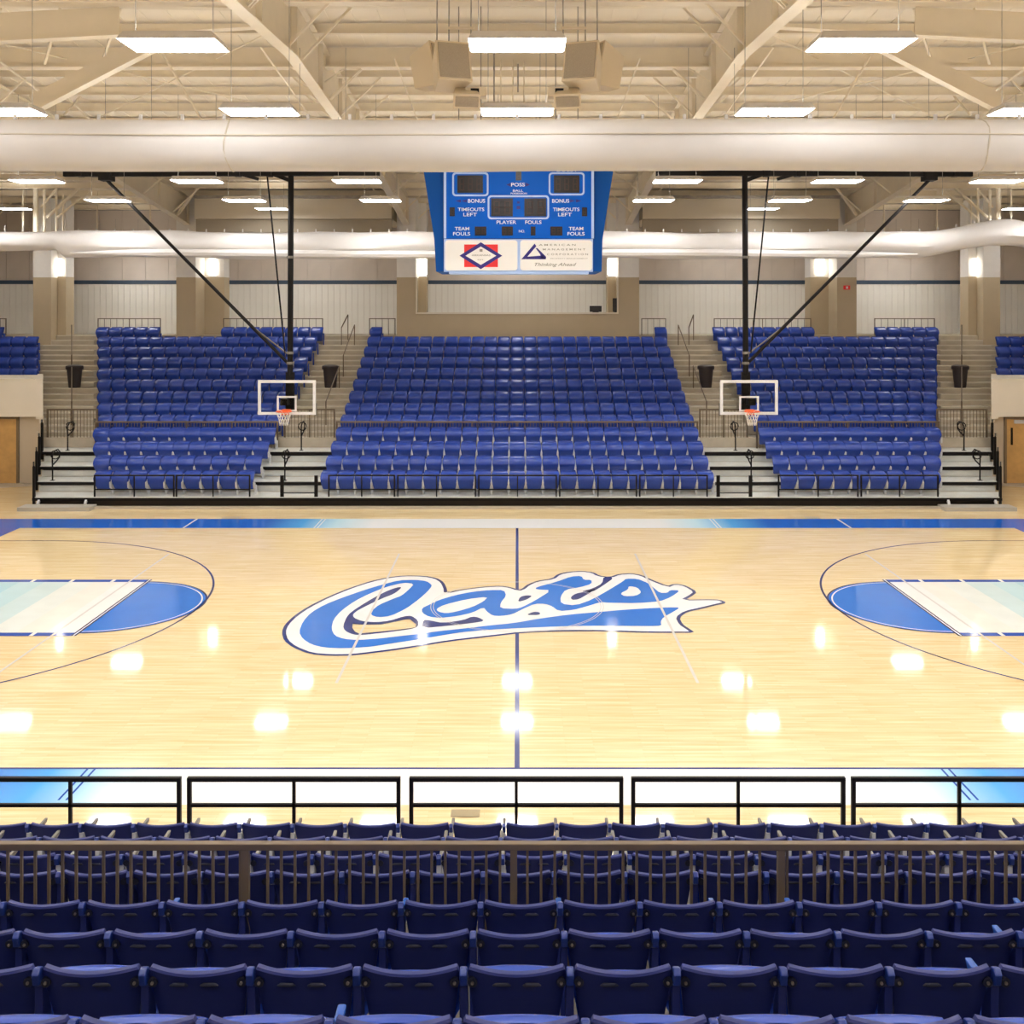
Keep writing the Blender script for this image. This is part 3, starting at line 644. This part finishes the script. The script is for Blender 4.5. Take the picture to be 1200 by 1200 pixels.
for i in range(-30, 31): MB().bar((i*.6, 0, .41+rmp(i*.6)[0]*.97*(1 if i*.6 > 0 else .2)), (i*.6, 0, .52+rmp(i*.6)[0]), .035, .03).build('hanger_clip', CURT, c2)
# ------------------------------------------------------------------ scoreboard
DS = 20.5; YS = DS-D0
def sx(px): return (px-607.5)*DS/F
SB = thing('scoreboard', 'blue hanging scoreboard with dark digit windows and two white sponsor panels', 'scoreboard', ((607.5-CX)*DS/F, YS, 0))
def sz(py): return ZR(py, DS)
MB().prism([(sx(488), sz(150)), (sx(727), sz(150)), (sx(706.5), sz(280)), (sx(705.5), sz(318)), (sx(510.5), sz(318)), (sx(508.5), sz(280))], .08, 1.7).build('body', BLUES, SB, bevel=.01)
MB().box(sx(521), sx(695), 0, .079, sz(279.5), sz(150)).build('score_face', BLUEB, SB)
MB().box(sx(520), sx(523), -.012, .0, sz(279.5), sz(150)).build('side_trim', SBW, SB); MB().box(sx(693), sx(696), -.012, .0, sz(279.5), sz(150)).build('side_trim', SBW, SB)
def rrect(x0, x1, z0, z1, r, n=4):
    p = []
    for cx, cz, a in ((x1-r, z1-r, 0), (x0+r, z1-r, PI/2), (x0+r, z0+r, PI), (x1-r, z0+r, 3*PI/2)):
        for i in range(n+1): t = a+i*PI/2/n; p.append((cx+r*math.cos(t), cz+r*math.sin(t)))
    return p
def frame(x0, x1, y0, y1, name, m, yf=-.014):
    o = rrect(sx(x0), sx(x1), sz(y1), sz(y0), .07); i = rrect(sx(x0)+.035, sx(x1)-.035, sz(y1)+.035, sz(y0)-.035, .045); n = len(o)
    vs = [(p[0], yf, p[1]) for p in o]+[(p[0], yf, p[1]) for p in i]+[(p[0], 0, p[1]) for p in o]+[(p[0], 0, p[1]) for p in i]; fs = []
    for k in range(n):
        j = (k+1) % n; fs += [(k, j, n+j, n+k), (k, 2*n+k, 2*n+j, j), (n+k, n+j, 3*n+j, 3*n+k)]
    return MB().add(vs, fs).build(name, m, SB)
frame(530, 572.5, 202, 230, 'window_frame', SBW); frame(643, 685, 202, 229, 'window_frame', SBW); frame(571.5, 643.5, 229, 257, 'window_frame', SBW)
SEG = [(0,1,.1,.06), ]
def digits(x0, x1, y0, y1, nd):
    w = MB().box(sx(x0), sx(x1), -.01, -.001, sz(y1), sz(y0)).build('digit_window', DISP, SB)
    W0 = sx(x1)-sx(x0); H0 = sz(y0)-sz(y1); dw = W0/nd
    for q in range(nd):
        mb = MB(); a = sx(x0)+dw*(q+.22); b = sx(x0)+dw*(q+.80); t = max(.012, H0*.07); z0 = sz(y1)+H0*.14; z1 = sz(y0)-H0*.14; zm = (z0+z1)/2
        for (p, r, s, u) in ((a, b, z0, z0+t), (a, b, zm-t/2, zm+t/2), (a, b, z1-t, z1), (a, a+t, z0, z1), (b-t, b, z0, z1)): mb.box(p, r, -.014, -.0101, s, u)
        mb.build('unlit_digit', DIGIT, w)
digits(536, 566, 205.5, 226, 3); digits(649, 679, 205.5, 226, 3)
digits(575.5, 601, 232.5, 253.5, 2); digits(614.5, 640, 232.5, 253.5, 2)
digits(604.5, 611, 201, 211.5, 1); digits(527, 533, 243, 253.5, 1); digits(682, 688, 243, 253.5, 1)
digits(556.5, 570, 265.5, 276, 2); digits(588, 601, 265.5, 276, 2); digits(622, 627.5, 265.5, 276, 1); digits(645, 659, 265.5, 276, 2)
MB().box(sx(606), sx(609), -.012, -.001, sz(238.5), sz(236)).build('colon_dot', NAVY, SB); MB().box(sx(605.5), sx(609.5), -.012, -.001, sz(245), sz(241.5)).build('colon_dot', NAVY, SB)
def text(s, px, py, hpx, m, wpx=None, name='lettering', y=-.016, shear=0, parent=None):
    cu = bpy.data.curves.new(name, 'FONT'); cu.body = s; cu.size = 1; cu.align_x = 'CENTER'; cu.align_y = 'CENTER'; cu.extrude = .0; cu.shear = shear; cu.offset = .012
    to = bpy.data.objects.new('t', cu); COL.objects.link(to)
    dg_ = bpy.context.evaluated_depsgraph_get(); me = bpy.data.meshes.new_from_object(to.evaluated_get(dg_)); bpy.data.objects.remove(to)
    xs = [v.co.x for v in me.vertices]; ys = [v.co.y for v in me.vertices]
    w0 = max(xs)-min(xs); h0 = max(ys)-min(ys); cxm = (max(xs)+min(xs))/2; cym = (max(ys)+min(ys))/2
    kh = hpx*DS/F/h0; kw = (wpx*DS/F/w0) if wpx else kh
    for v in me.vertices:
        a, b = (v.co.x-cxm)*kw, (v.co.y-cym)*kh
        v.co = (sx(px)+a, y, sz(py)+b)
    me.materials.clear(); me.materials.append(m); me.name = name
    return link(name, me, parent or SB)
text('POSS', 607, 216.5, 4.2, TXTW, 16); text('BALL', 607, 223.5, 2.6, TXTW, 12); text('POSSESSION', 608, 226.8, 2, TXTW, 19)
text('BONUS', 558.5, 235.5, 4.4, TXTW, 20); text('BONUS', 657, 235.5, 4.4, TXTW, 20)
text('TIMEOUTS', 552, 245.5, 4, TXTW, 31); text('LEFT', 551, 251.5, 4, TXTW, 16)
text('TIMEOUTS', 663.5, 245.5, 4, TXTW, 31); text('LEFT', 662, 251.5, 4, TXTW, 16)
text('TEAM', 541.5, 268, 4, TXTW, 17); text('FOULS', 541, 274, 4, TXTW, 20); text('TEAM', 675, 268, 4, TXTW, 17); text('FOULS', 675, 274, 4, TXTW, 20)
text('PLAYER', 593.5, 260.5, 4, TXTW, 23); text('FOULS', 625, 260.5, 4, TXTW, 19); text('NO.', 611.5, 271, 3, TXTW, 7)
text('HOME', 551, 199.5, 3.5, TXTW, 26); text('GUEST', 664, 199.5, 3.5, TXTW, 26)
def arrow(px, py, w, h, dr):
    a = [(sx(px-dr*w/2), sz(py-h/2)), (sx(px+dr*w/2), sz(py)), (sx(px-dr*w/2), sz(py+h/2))]
    MB().prism(a, -.014, -.002).build('arrow', NAVY, SB)
arrow(596, 216.5, 5, 4.5, -1); arrow(618.5, 216.5, 5, 4.5, 1); arrow(537, 235.5, 6, 3.6, -1); arrow(544, 235.5, 6, 3.6, -1); arrow(671, 235.5, 6, 3.6, 1); arrow(678, 235.5, 6, 3.6, 1)
# sponsor panels
MB().box(sx(520), sx(695), .02, .079, sz(318.5), sz(280)).build('sponsor_backing', SBW, SB)
for a, b, nm in ((521.5, 606.5, 'white sponsor panel with red square and blue diamond'), (609.5, 694, 'white sponsor panel with a navy triangle and grey lettering')):
    p = MB().prism(rrect(sx(a), sx(b), sz(317), sz(281.5), .06), -.004, .019).build('sponsor_panel', SIGNW, SB); p['label'] = nm
    if a < 550:
        lf = p
        MB().box(sx(544), sx(583.5), -.008, -.005, sz(313), sz(286.5)).build('red_square', RED, p)
        def dia(r1, r2, y0, y1, n, m):
            c = (sx(563.5), sz(299.7)); MB().prism([(c[0]-r1*DS/F, c[1]), (c[0], c[1]-r2*DS/F), (c[0]+r1*DS/F, c[1]), (c[0], c[1]+r2*DS/F)], y0, y1).build(n, m, p)
        dia(25, 15.8, -.012, -.0085, 'navy_diamond', NAVY); dia(18, 10.8, -.016, -.0125, 'white_diamond', SIGNW)
        MB().box(sx(562), sx(565.5), -.019, -.0165, sz(295), sz(292)).build('diamond_emblem', GREYT, p)
        text('ARKANSAS', 563.7, 299.2, 1.9, GREYT, 22, y=-.018, parent=p); text('EST.', 563.7, 304.5, 1.2, GREYT, 8, y=-.018, parent=p)
    else:
        def qd(pts, n): MB().prism([(sx(q[0]), sz(q[1])) for q in pts], -.009, -.005).build(n, NAVY, p)
        qd([(611, 303.8), (615.5, 303.8), (628.5, 288.5), (626.5, 285.5)], 'triangle_stroke'); qd([(627.5, 290.5), (630, 291), (640, 301), (639.5, 304), (634, 302.5), (633, 298)], 'triangle_stroke'); qd([(616, 301), (634, 299.6), (639.8, 303.8), (616, 303.8)], 'triangle_stroke')
        for s, cx_, cy_, w_ in (('A M E R I C A N', 653, 287, 43), ('M A N A G E M E N T', 661, 292.3, 50), ('C O R P O R A T I O N', 665, 298, 48)): text(s, cx_, cy_, 2.2, GREYT, w_, y=-.007, parent=p)
        text('PROPERTY MANAGEMENT', 667, 303, 1.0, GREYT, 44, y=-.007, parent=p)
        text('Thinking Ahead', 651, 310.5, 5, GREYT, 49, y=-.007, shear=.35, parent=p)
MB().box(sx(526), sx(690), .0, .5, sz(321), sz(318.6)).build('lower_lip', SBW, SB)
for px in (535, 562, 653, 680):
    MB().tube([(sx(px), .8, sz(150)), (sx(px), .8, 13.1)], .012, 6).build('suspension_cable', GALV, SB)
# ------------------------------------------------------------------ loudspeakers
def cabinet(root, c, w, h, dp, yaw, pitch, gr=True):
    M = Matrix.Translation(c) @ Matrix.Rotation(yaw, 4, 'Z') @ Matrix.Rotation(pitch, 4, 'X')
    def bx(name, x0, x1, y0, y1, z0, z1, m, taper=1.):
        vs = [M @ Vector((x*(taper if y == y1 else 1), y, z*(taper if y == y1 else 1))) for x in (x0, x1) for y in (y0, y1) for z in (z0, z1)]
        MB().add(vs, [(0,1,3,2), (4,6,7,5), (0,4,5,1), (2,3,7,6), (0,2,6,4), (1,5,7,3)]).build(name, m, root, bevel=.012)
    bx('cabinet', -w/2, w/2, 0, dp, -h/2, h/2, SPK, .72)
    bx('grille', -w/2+.04, w/2-.04, -.03, 0, -h/2+.05, h/2-.05, GRILLE)
for sg in (-1, 1):
    sp = thing('speaker_cluster', 'cream hanging loudspeaker cluster above the scoreboard, %s one' % ('left' if sg < 0 else 'right'), 'loudspeaker', (0, 20-D0, 0), 0, 'loudspeaker clusters')
    def pp(px, py, d): v = W(px, py, d); v.y -= 20-D0; v.x = abs(v.x)*sg; return v
    cabinet(sp, pp(532, 71, 19.2), .68, .84, .7, -sg*.32, -.30)
    cabinet(sp, pp(516, 76, 20.4), .5, .95, .6, -sg*1.0, -.2)
    cabinet(sp, pp(547, 119, 19.2), .52, .3, .5, -sg*.15, .55)
    MB().box(*sorted((pp(545, 100, 19.2).x, pp(569, 100, 19.2).x)), -.6, -.3, pp(0, 110, 19.2).z, pp(0, 99, 19.2).z).build('bracket_box', SPK, sp)
    MB().box(*sorted((pp(551, 100, 19.2).x, pp(561, 100, 19.2).x)), -.62, -.601, pp(0, 106, 19.2).z, pp(0, 101, 19.2).z).build('dark_opening', BLACK, sp)
    for px in (526, 552, 512): MB().tube([pp(px, 50, 19.8), Vector((pp(px, 50, 19.8).x, -.1, 13.0))], .014, 6).build('suspension_cable', GALV, sp)
    MB().bar(pp(525, 33, 19.8), pp(555, 33, 19.8), .05).build('hanger_bar', SPK, sp)
# ------------------------------------------------------------------ ceiling-hung side baskets
def basket(sg):
    nm = 'left' if sg < 0 else 'right'
    DP = 31.6; YP = DP-D0
    pole = sorted((-7.12, 7.17))[0 if sg < 0 else 1]
    b = thing('ceiling_hung_basket', 'black folding basketball hoop hung from the ceiling on the %s' % nm, 'basketball hoop', (pole, YP, 0))
    def q(px, py, d=DP):                                        # left-hand pixel mirrored for the right one
        v = W(px, py, d); 
        return Vector(((v.x+7.12)*(1 if sg < 0 else -1), v.y-YP, v.z))
    MB().bar(q(75, 204), q(445, 203), .17, .16).build('ceiling_beam', BLACK, b)
    MB().box(*sorted((q(118, 0).x, q(132, 0).x)), -.2, .2, q(0, 212).z, q(0, 200).z).build('beam_clamp', BLACK, b)
    for (pxa) in (90, 105, 112, 275, 312):
        MB().box(*sorted((q(pxa, 0).x, q(pxa+7, 0).x)), -.15, .15, q(0, 207).z, q(0, 198.5).z).build('beam_bracket', BLACK, b)
    MB().bar(q(312, 201), q(341, 212), .1, .12).build('link_arm', BLACK, b); MB().bar(q(275, 202), q(303, 210), .1, .1).build('link_arm', BLACK, b)
    MB().tube([q(341, 205), q(340, 440)], .088, 14).build('mast', BLACK, b, smooth=True)
    MB().tube([q(340, 300), q(340, 303)], .11, 14).build('mast_collar', ARMG, b); MB().tube([q(340, 412), q(340, 415)], .105, 14).build('mast_collar', ARMG, b); MB().tube([q(340, 424), q(340, 427)], .115, 14).build('mast_collar', ARMG, b)
    MB().tube([q(125, 211), q(338, 426)], .052, 8).build('diagonal_brace', BLACK, b)
    MB().tube([q(313, 204), q(334, 414)], .026, 8).build('thin_rod', BLACK, b)
    MB().tube([q(300, 386), q(336, 414)], .022, 8).build('thin_rod', ARMG, b)
    DBk = 31.15
    MB().bar(q(340, 436), q(340, 483), .26, .12, up=(0,1,0)).build('lower_mast', BLACK, b)
    MB().bar(q(336, 470), q(336, 470)+Vector((0, -.42, 0)), .22, .2).build('board_bracket', BLACK, b)
    # board
    a = q(302.5, 486, DBk); c = q(370, 445.5, DBk); x0, x1 = sorted((a.x, c.x)); z0, z1 = a.z, c.z; y = a.y
    bd = MB().box(x0+.02, x1-.02, y-.012, y+.012, z0+.02, z1-.02).build('backboard_glass', GLASS, b)
    fr = MB(); w = .085
    for (p, r, s, u) in ((x0, x1, z1-w, z1), (x0, x1, z0, z0+w), (x0, x0+w, z0+w, z1-w), (x1-w, x1, z0+w, z1-w)): fr.box(p, r, y-.03, y+.03, s, u)
    fr.build('backboard_frame', WHITEB, b)
    cx = (x0+x1)/2; fr = MB(); w = .055; X0, X1, Z0, Z1 = cx-.305, cx+.305, z0+.10, z0+.58
    for (p, r, s, u) in ((X0, X1, Z1-w, Z1), (X0, X1, Z0, Z0+w), (X0, X0+w, Z0+w, Z1-w), (X1-w, X1, Z0+w, Z1-w)): fr.box(p, r, y-.02, y-.0125, s, u)
    fr.build('target_square', WHITEB, b)
    zr = z0+.14; R = .2286
    MB().tube([(cx+R*math.cos(t), y-.18-R+R*math.sin(t), zr) for t in [k*2*PI/28 for k in range(28)]], .016, 8, closed=True).build('rim', ORANGE, b, smooth=True)
    MB().box(cx-.13, cx+.13, y-.2, y-.03, zr-.13, zr+.03).build('rim_bracket', ORANGE, b)
    net = MB(); rows = [(R, 0), (.2, -.1), (.165, -.2), (.14, -.3), (.125, -.42)]; n = 12
    for j in range(4):
        (ra, za), (rb, zb) = rows[j], rows[j+1]
        for k in range(n):
            t0 = 2*PI*(k+.5*(j % 2))/n; 
            for s in (-.5, .5):
                t1 = t0+s*2*PI/n
                net.bar((cx+ra*math.cos(t0), y-.18-R+ra*math.sin(t0), zr+za), (cx+rb*math.cos(t1), y-.18-R+rb*math.sin(t1), zr+zb), .012)
    net.build('net', NET, b)
    MB().tube([(x1 if sg < 0 else x0, y+.06, z0-.04), (x1 if sg < 0 else x0, y+.06, z0+.35)], .03, 6).build('corner_pad', ARMG, b)
WHITEB = mat('white_board_paint', (.82, .80, .78), .4)
basket(-1); basket(1)
# ------------------------------------------------------------------ seats
def grid_shell(rows, ncol, thick, edge=0.):                     # rows: (halfwidth, y, z, curve); a curved shell with thickness along y
    vs = []; nr = len(rows)
    for side in (0, 1):
        for (hw, y, z, cv) in rows:
            for c in range(ncol+1):
                u = -1+2*c/ncol
                vs.append((u*hw, y+cv*u*u*(1 if 1 else 0)-(thick if side else 0), z))
    n1 = ncol+1; N = nr*n1; fs = []
    for r in range(nr-1):
        for c in range(ncol):
            a = r*n1+c; fs.append((a, a+1, a+n1+1, a+n1)); fs.append((N+a, N+a+n1, N+a+n1+1, N+a+1))
    for r in range(nr-1):
        for c in (0, ncol):
            a = r*n1+c; fs.append((a, a+n1, N+a+n1, N+a))
    for c in range(ncol):
        for r in (0, nr-1):
            a = r*n1+c; fs.append((a, N+a, N+a+1, a+1))
    return vs, fs
HWD = .247
def back_mesh():
    rows = [(.190, .015, .30, .035), (.205, .0, .40, .045), (.222, -.03, .52, .055), (.238, -.06, .64, .06), (.246, -.085, .72, .062), (.240, -.10, .752, .062), (.232, -.095, .763, .06)]
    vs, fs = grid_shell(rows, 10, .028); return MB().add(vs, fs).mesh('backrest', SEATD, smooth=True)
def backf_mesh():
    rows = [(.205, .0, .40, .045), (.222, -.03, .52, .055), (.244, -.085, .70, .062), (.236, -.10, .755, .06), (.215, -.10, .768, .055)]
    vs, fs = grid_shell(rows, 6, .028); return MB().add(vs, fs).mesh('backrest', SEATB, smooth=True)
def pan_mesh(lo=False, lean=0., zk=1., wk=1.):
    rows = [(.150, .06, .20, .0), (.185, .10, .25, -.015), (.212, .165, .40, -.02), (.232, .20, .50, -.022), (.240, .195, .58, -.025), (.238, .155, .66, -.025), (.225, .10, .705, -.02), (.20, .06, .715, -.01)]
    rows = [(a*wk, b+lean*(c-.2), (c-lean*.25*(c-.2))*zk, e) for a, b, c, e in rows]
    vs, fs = grid_shell(rows, 6 if lo else 8, .03); return MB().add(vs, fs).mesh('seat_pan', SEATB, smooth=True)
def std_mesh(m, capm, arm=False):
    return MB().prismx([(-.05, 0), (.07, 0), (.05, .3), (.05, .52), (-.03, .66), (-.055, .66), (-.05, .3)], -.021, .021).mesh('standard', m, bevel=.006)
ME_B = back_mesh(); ME_BF = backf_mesh(); ME_P = [pan_mesh(False, l, .93) for l in (-.06, .0, .06)]; ME_PF = MB().add(*grid_shell([(.18, .02, .16, .0), (.215, .08, .19, -.01), (.238, .17, .33, -.015), (.256, .27, .47, -.02), (.266, .27, .54, -.025), (.264, .22, .63, -.025), (.254, .14, .70, -.02), (.235, .06, .735, -.01)], 6, .03)).mesh('seat_pan', SEATB, smooth=True)
ME_S = std_mesh(SEATD, SEATS); ME_SW = std_mesh(ARMW, ARMW)
ME_SWF = MB().prismx([(-.05, 0), (.05, 0), (.08, .2), (.22, .24), (.24, .42), (.18, .44), (.1, .3), (-.03, .3)], -.03, .03).mesh('standard', ARMW, bevel=.006)
ME_SF = MB().prismx([(-.05, 0), (.07, 0), (.12, .3), (.10, .5), (-.03, .5)], -.02, .02).mesh('standard', SEATB, bevel=.004)
cap = MB().prismx([(-.085, .68), (-.05, .665), (-.02, .70), (-.04, .752), (-.075, .765), (-.098, .74)], -.019, .019).mesh('standard_cap', SEATS, bevel=.008)
armt = MB().prismx([(-.02, .585), (.05, .54), (.32, .585), (.34, .62), (.05, .62)], -.016, .016).mesh('raised_armrest', ARMG, bevel=.008)
armb = MB().prismx([(-.02, .58), (.05, .54), (.22, .575), (.25, .61), (.05, .62)], -.02, .02).mesh('raised_armrest', mat('bright_blue_arm', (.015, .08, .36), .25), bevel=.008)
slot = MB().tube([(-.045, 0, 0), (-.03, 0, .004), (.03, 0, .004), (.045, 0, 0)], [.003, .009, .009, .003], 8).mesh('slot', SLOT)
hin = MB().tube([(0, 0, 0), (0, -.018, 0)], .024, 10).mesh('hinge_plate', SLOT, smooth=True)
blt = MB().tube([(0, -.018, 0), (0, -.026, 0)], .008, 8).mesh('bolt', BOLT, smooth=True)
PN = .533
NEAR = [(10.2, 961, 529, 'front'), (9.35, 976.5, 520, 'second'), (8.5, 996, 515, 'third'), (7.65, 1015.5, 566.7, 'fourth'), (6.8, 1050, 563.6, 'fifth'), (5.95, 1083, 555, 'sixth'), (5.1, 1123, 544, 'seventh'), (4.25, 1181, 537, 'eighth')]
nc = 0; EXTRA = []
nt_ = struct_root('near_seating_tier')
for r, (d, py, jx, nm) in enumerate(NEAR):
    zt = ZR(py, d); z0 = zt-.765
    MB().box(-9, 9, d-D0-.30, d-D0+.55, z0-.5, z0).build('tier_step', mat('darkened_step_concrete', (.10, .09, .075), .8) if r > 2 else mat('near_deck', (.3, .27, .22), .6), nt_)  # upper steps coloured darker so the gaps between the seats look dark
    x0 = XR(jx, d); half = 620*d/F
    for i in range(-17, 17):
        xc = x0+(i+.5)*PN
        if xc-PN/2 > half or xc+PN/2 < -half: EXTRA.append((xc, d-D0, z0))
    i0 = math.ceil((-half-x0)/PN)-1; seats = []
    for i in range(i0, i0+60):
        xc = x0+(i+.5)*PN
        if xc-PN/2 > half or xc+PN/2 < -half: continue
        seats.append(xc)
    for j, xc in enumerate(seats):
        s = thing('stadium_seat', 'blue seat seen from behind, %s from left in %s row of near stand' % (ORD[j+1], nm), 'seat', (xc, d-D0, z0), 0, 'blue seats in the %s row of near stand' % nm)
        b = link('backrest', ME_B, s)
        pl = 0 if r < 5 else random.choice((0, 0, 1) if r < 6 else ((0, 1, 2) if r < 7 else (1, 2, 2)))
        link('seat_pan', ME_P[pl], s)
        st = link('standard', ME_S if r > 2 else ME_SW, s); st.location.x = -PN/2
        c = link('standard_cap', cap, st)
        if r < 3: link('raised_armrest', armt, st)
        elif r > 3 and random.random() < .14: link('raised_armrest', armb, st)
        if r > 1:
            for sg in (-1, 1):
                o = link('slot', slot, b); o.location = (sg*.075, -.118, .705)
                h = link('hinge_plate', hin, b); h.location = (sg*.222, -.056, .69)
        if r > 3:
            for sg in (-1, 1): h = link('bolt', blt, b); h.location = (sg*.222, -.056, .69)
        nc += 1
# near rails
dn = 7.25
segs = ((-4.6, XR(288, dn)), (XR(288, dn), XR(602, dn)), (XR(602, dn), XR(915, dn)), (XR(915, dn), 4.6))
zt = ZR(991, dn)
pr = thing('picket_rail', 'long brown picket railing running between the rows of near seats', 'railing', (0, dn-D0, ZR(1050, 6.8)-.765))
zb = pr.location.z
MB().bar((-8.8, 0, zt-zb), (8.8, 0, zt-zb), .055, .05).build('top_rail', BRONZE, pr, bevel=.008)
for px in (-654, -340, -26, 288, 602, 915, 1229, 1543, 1857): MB().bar((XR(px, dn), 0, 0), (XR(px, dn), 0, zt-zb), .05).build('post', BRONZE, pr)
pk = MB().bar((0,0,0), (0,0,zt-zb-.02), .018).mesh('picket', BRONZE)
for i in range(-88, 89):
    xx = XR(602, dn)+i*.0985
    if abs(xx) < 8.7 and i % 19 != 0: o = link('picket', pk, pr); o.location = (xx, 0, 0)
dr_ = 10.9
for i, (a, b) in enumerate(((-47, 212), (220, 469), (480, 730), (740, 990), (998, 1250))):
    rail_panel(XR(a+2, dr_), XR(b-2, dr_), dr_-D0, ZR(913, dr_), ZR(943.5, dr_), ZR(961, 10.2)-.765, BLACK, 'black guard rail panel before the near seats, %s from the left' % ORD[i+1], w=.042, group='front guard rail panels of the near stand')
MB().box(-9, 9, dr_-D0-.2, dr_-D0+.12, ZR(961, 10.2)-.8, ZR(961, 10.2)-.765).build('deck_edge', ALU, nt_)
# far seats
PF = .55
def far_row(k):
    d = DK(k)+.5; out = []
    if k < 12:
        out += [('centre', (-11+i)*PF, i+1) for i in range(23)]
        wl = -XL(d, 112 if k < 4 else 116)-8.43; n = int(round(wl/PF)); pf = wl/n
        out += [('left', -8.43-pf*(n-i-.5), i+1) for i in range(n)]
        out += [('right', 8.43+pf*(i+.5), i+1) for i in range(n)]
        if k >= 8:
            for sg in (-1, 1):
                for i in range(9): out.append(('outer', sg*(-XL(d, 46)+PF*(i+.5)), i+1))
    else:
        for a, b in ((115, 188), (262, 378), (433, 450), (765, 782), (837, 950), (1025, 1097), (-12, 8)):
            n = max(1, int(round((b-a)*d/F/PF)))
            out += [('top', XR((a+b)/2, d)+PF*(i-(n-1)/2), i+1) for i in range(n)]
    return d, out
budget = 300-nc
rest = []; rn = ['front', 'second', 'third', 'fourth', 'fifth']
for k in range(13):
    d, lst = far_row(k)
    lst.sort(key=lambda t: abs(t[1]))
    for (blk, x, j) in lst:
        if budget > 0 and k < 5 and blk != 'outer':
            s = thing('stadium_seat', 'blue seat facing the court, %s from left in %s row of far %s block' % (ORD[j], rn[k], blk), 'seat', (x, d-D0, ZD[k]), PI, 'blue seats in the %s row of far stand' % rn[k])
            link('backrest', ME_BF, s); link('seat_pan', ME_PF, s)
            st = link('standard', ME_SWF if k < 4 else ME_SF, s); st.location.x = -PF/2
            budget -= 1
        else: rest.append((x, d-D0, ZD[k], k))
# all remaining seats as one object
V = []; Fc = []
src = [(ME_BF, 0), (ME_PF, 0), (ME_SF, -PF/2)]
geo = [([tuple(v.co) for v in m.vertices], [tuple(p.vertices) for p in m.polygons], ox) for m, ox in src]
for (x, y, z, k) in rest:
    for vs, fs, ox in geo:
        o = len(V); V += [(x-(vx+ox), y-vy, z+vz) for vx, vy, vz in vs]; Fc += [tuple(q+o for q in f) for f in fs]
me = bpy.data.meshes.new('upper_rows_of_seats'); me.from_pydata(V, [], Fc); me.update(); me.materials.append(SEATB)
me.polygons.foreach_set('use_smooth', [True]*len(me.polygons))
o = link('upper_rows_of_seats', me, kind='stuff'); tag(o, 'upper rows of blue tip-up seats filling the far stand above the picket rail', 'seats')

# seats of the near stand just beyond the frame
V = []; Fc = []
geo = [([tuple(v.co) for v in m.vertices], [tuple(p.vertices) for p in m.polygons], ox) for m, ox in ((ME_B, 0), (ME_P[0], 0), (ME_S, -PN/2))]
for (x, y, z) in EXTRA:
    for vs, fs, ox in geo:
        o = len(V); V += [(x+vx+ox, y+vy, z+vz) for vx, vy, vz in vs]; Fc += [tuple(q+o for q in f) for f in fs]
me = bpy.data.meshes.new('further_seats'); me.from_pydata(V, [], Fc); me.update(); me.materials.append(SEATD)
me.polygons.foreach_set('use_smooth', [True]*len(me.polygons))
o = link('further_seats', me, kind='stuff'); tag(o, 'further blue seats of the near stand beyond both edges of the view', 'seats')
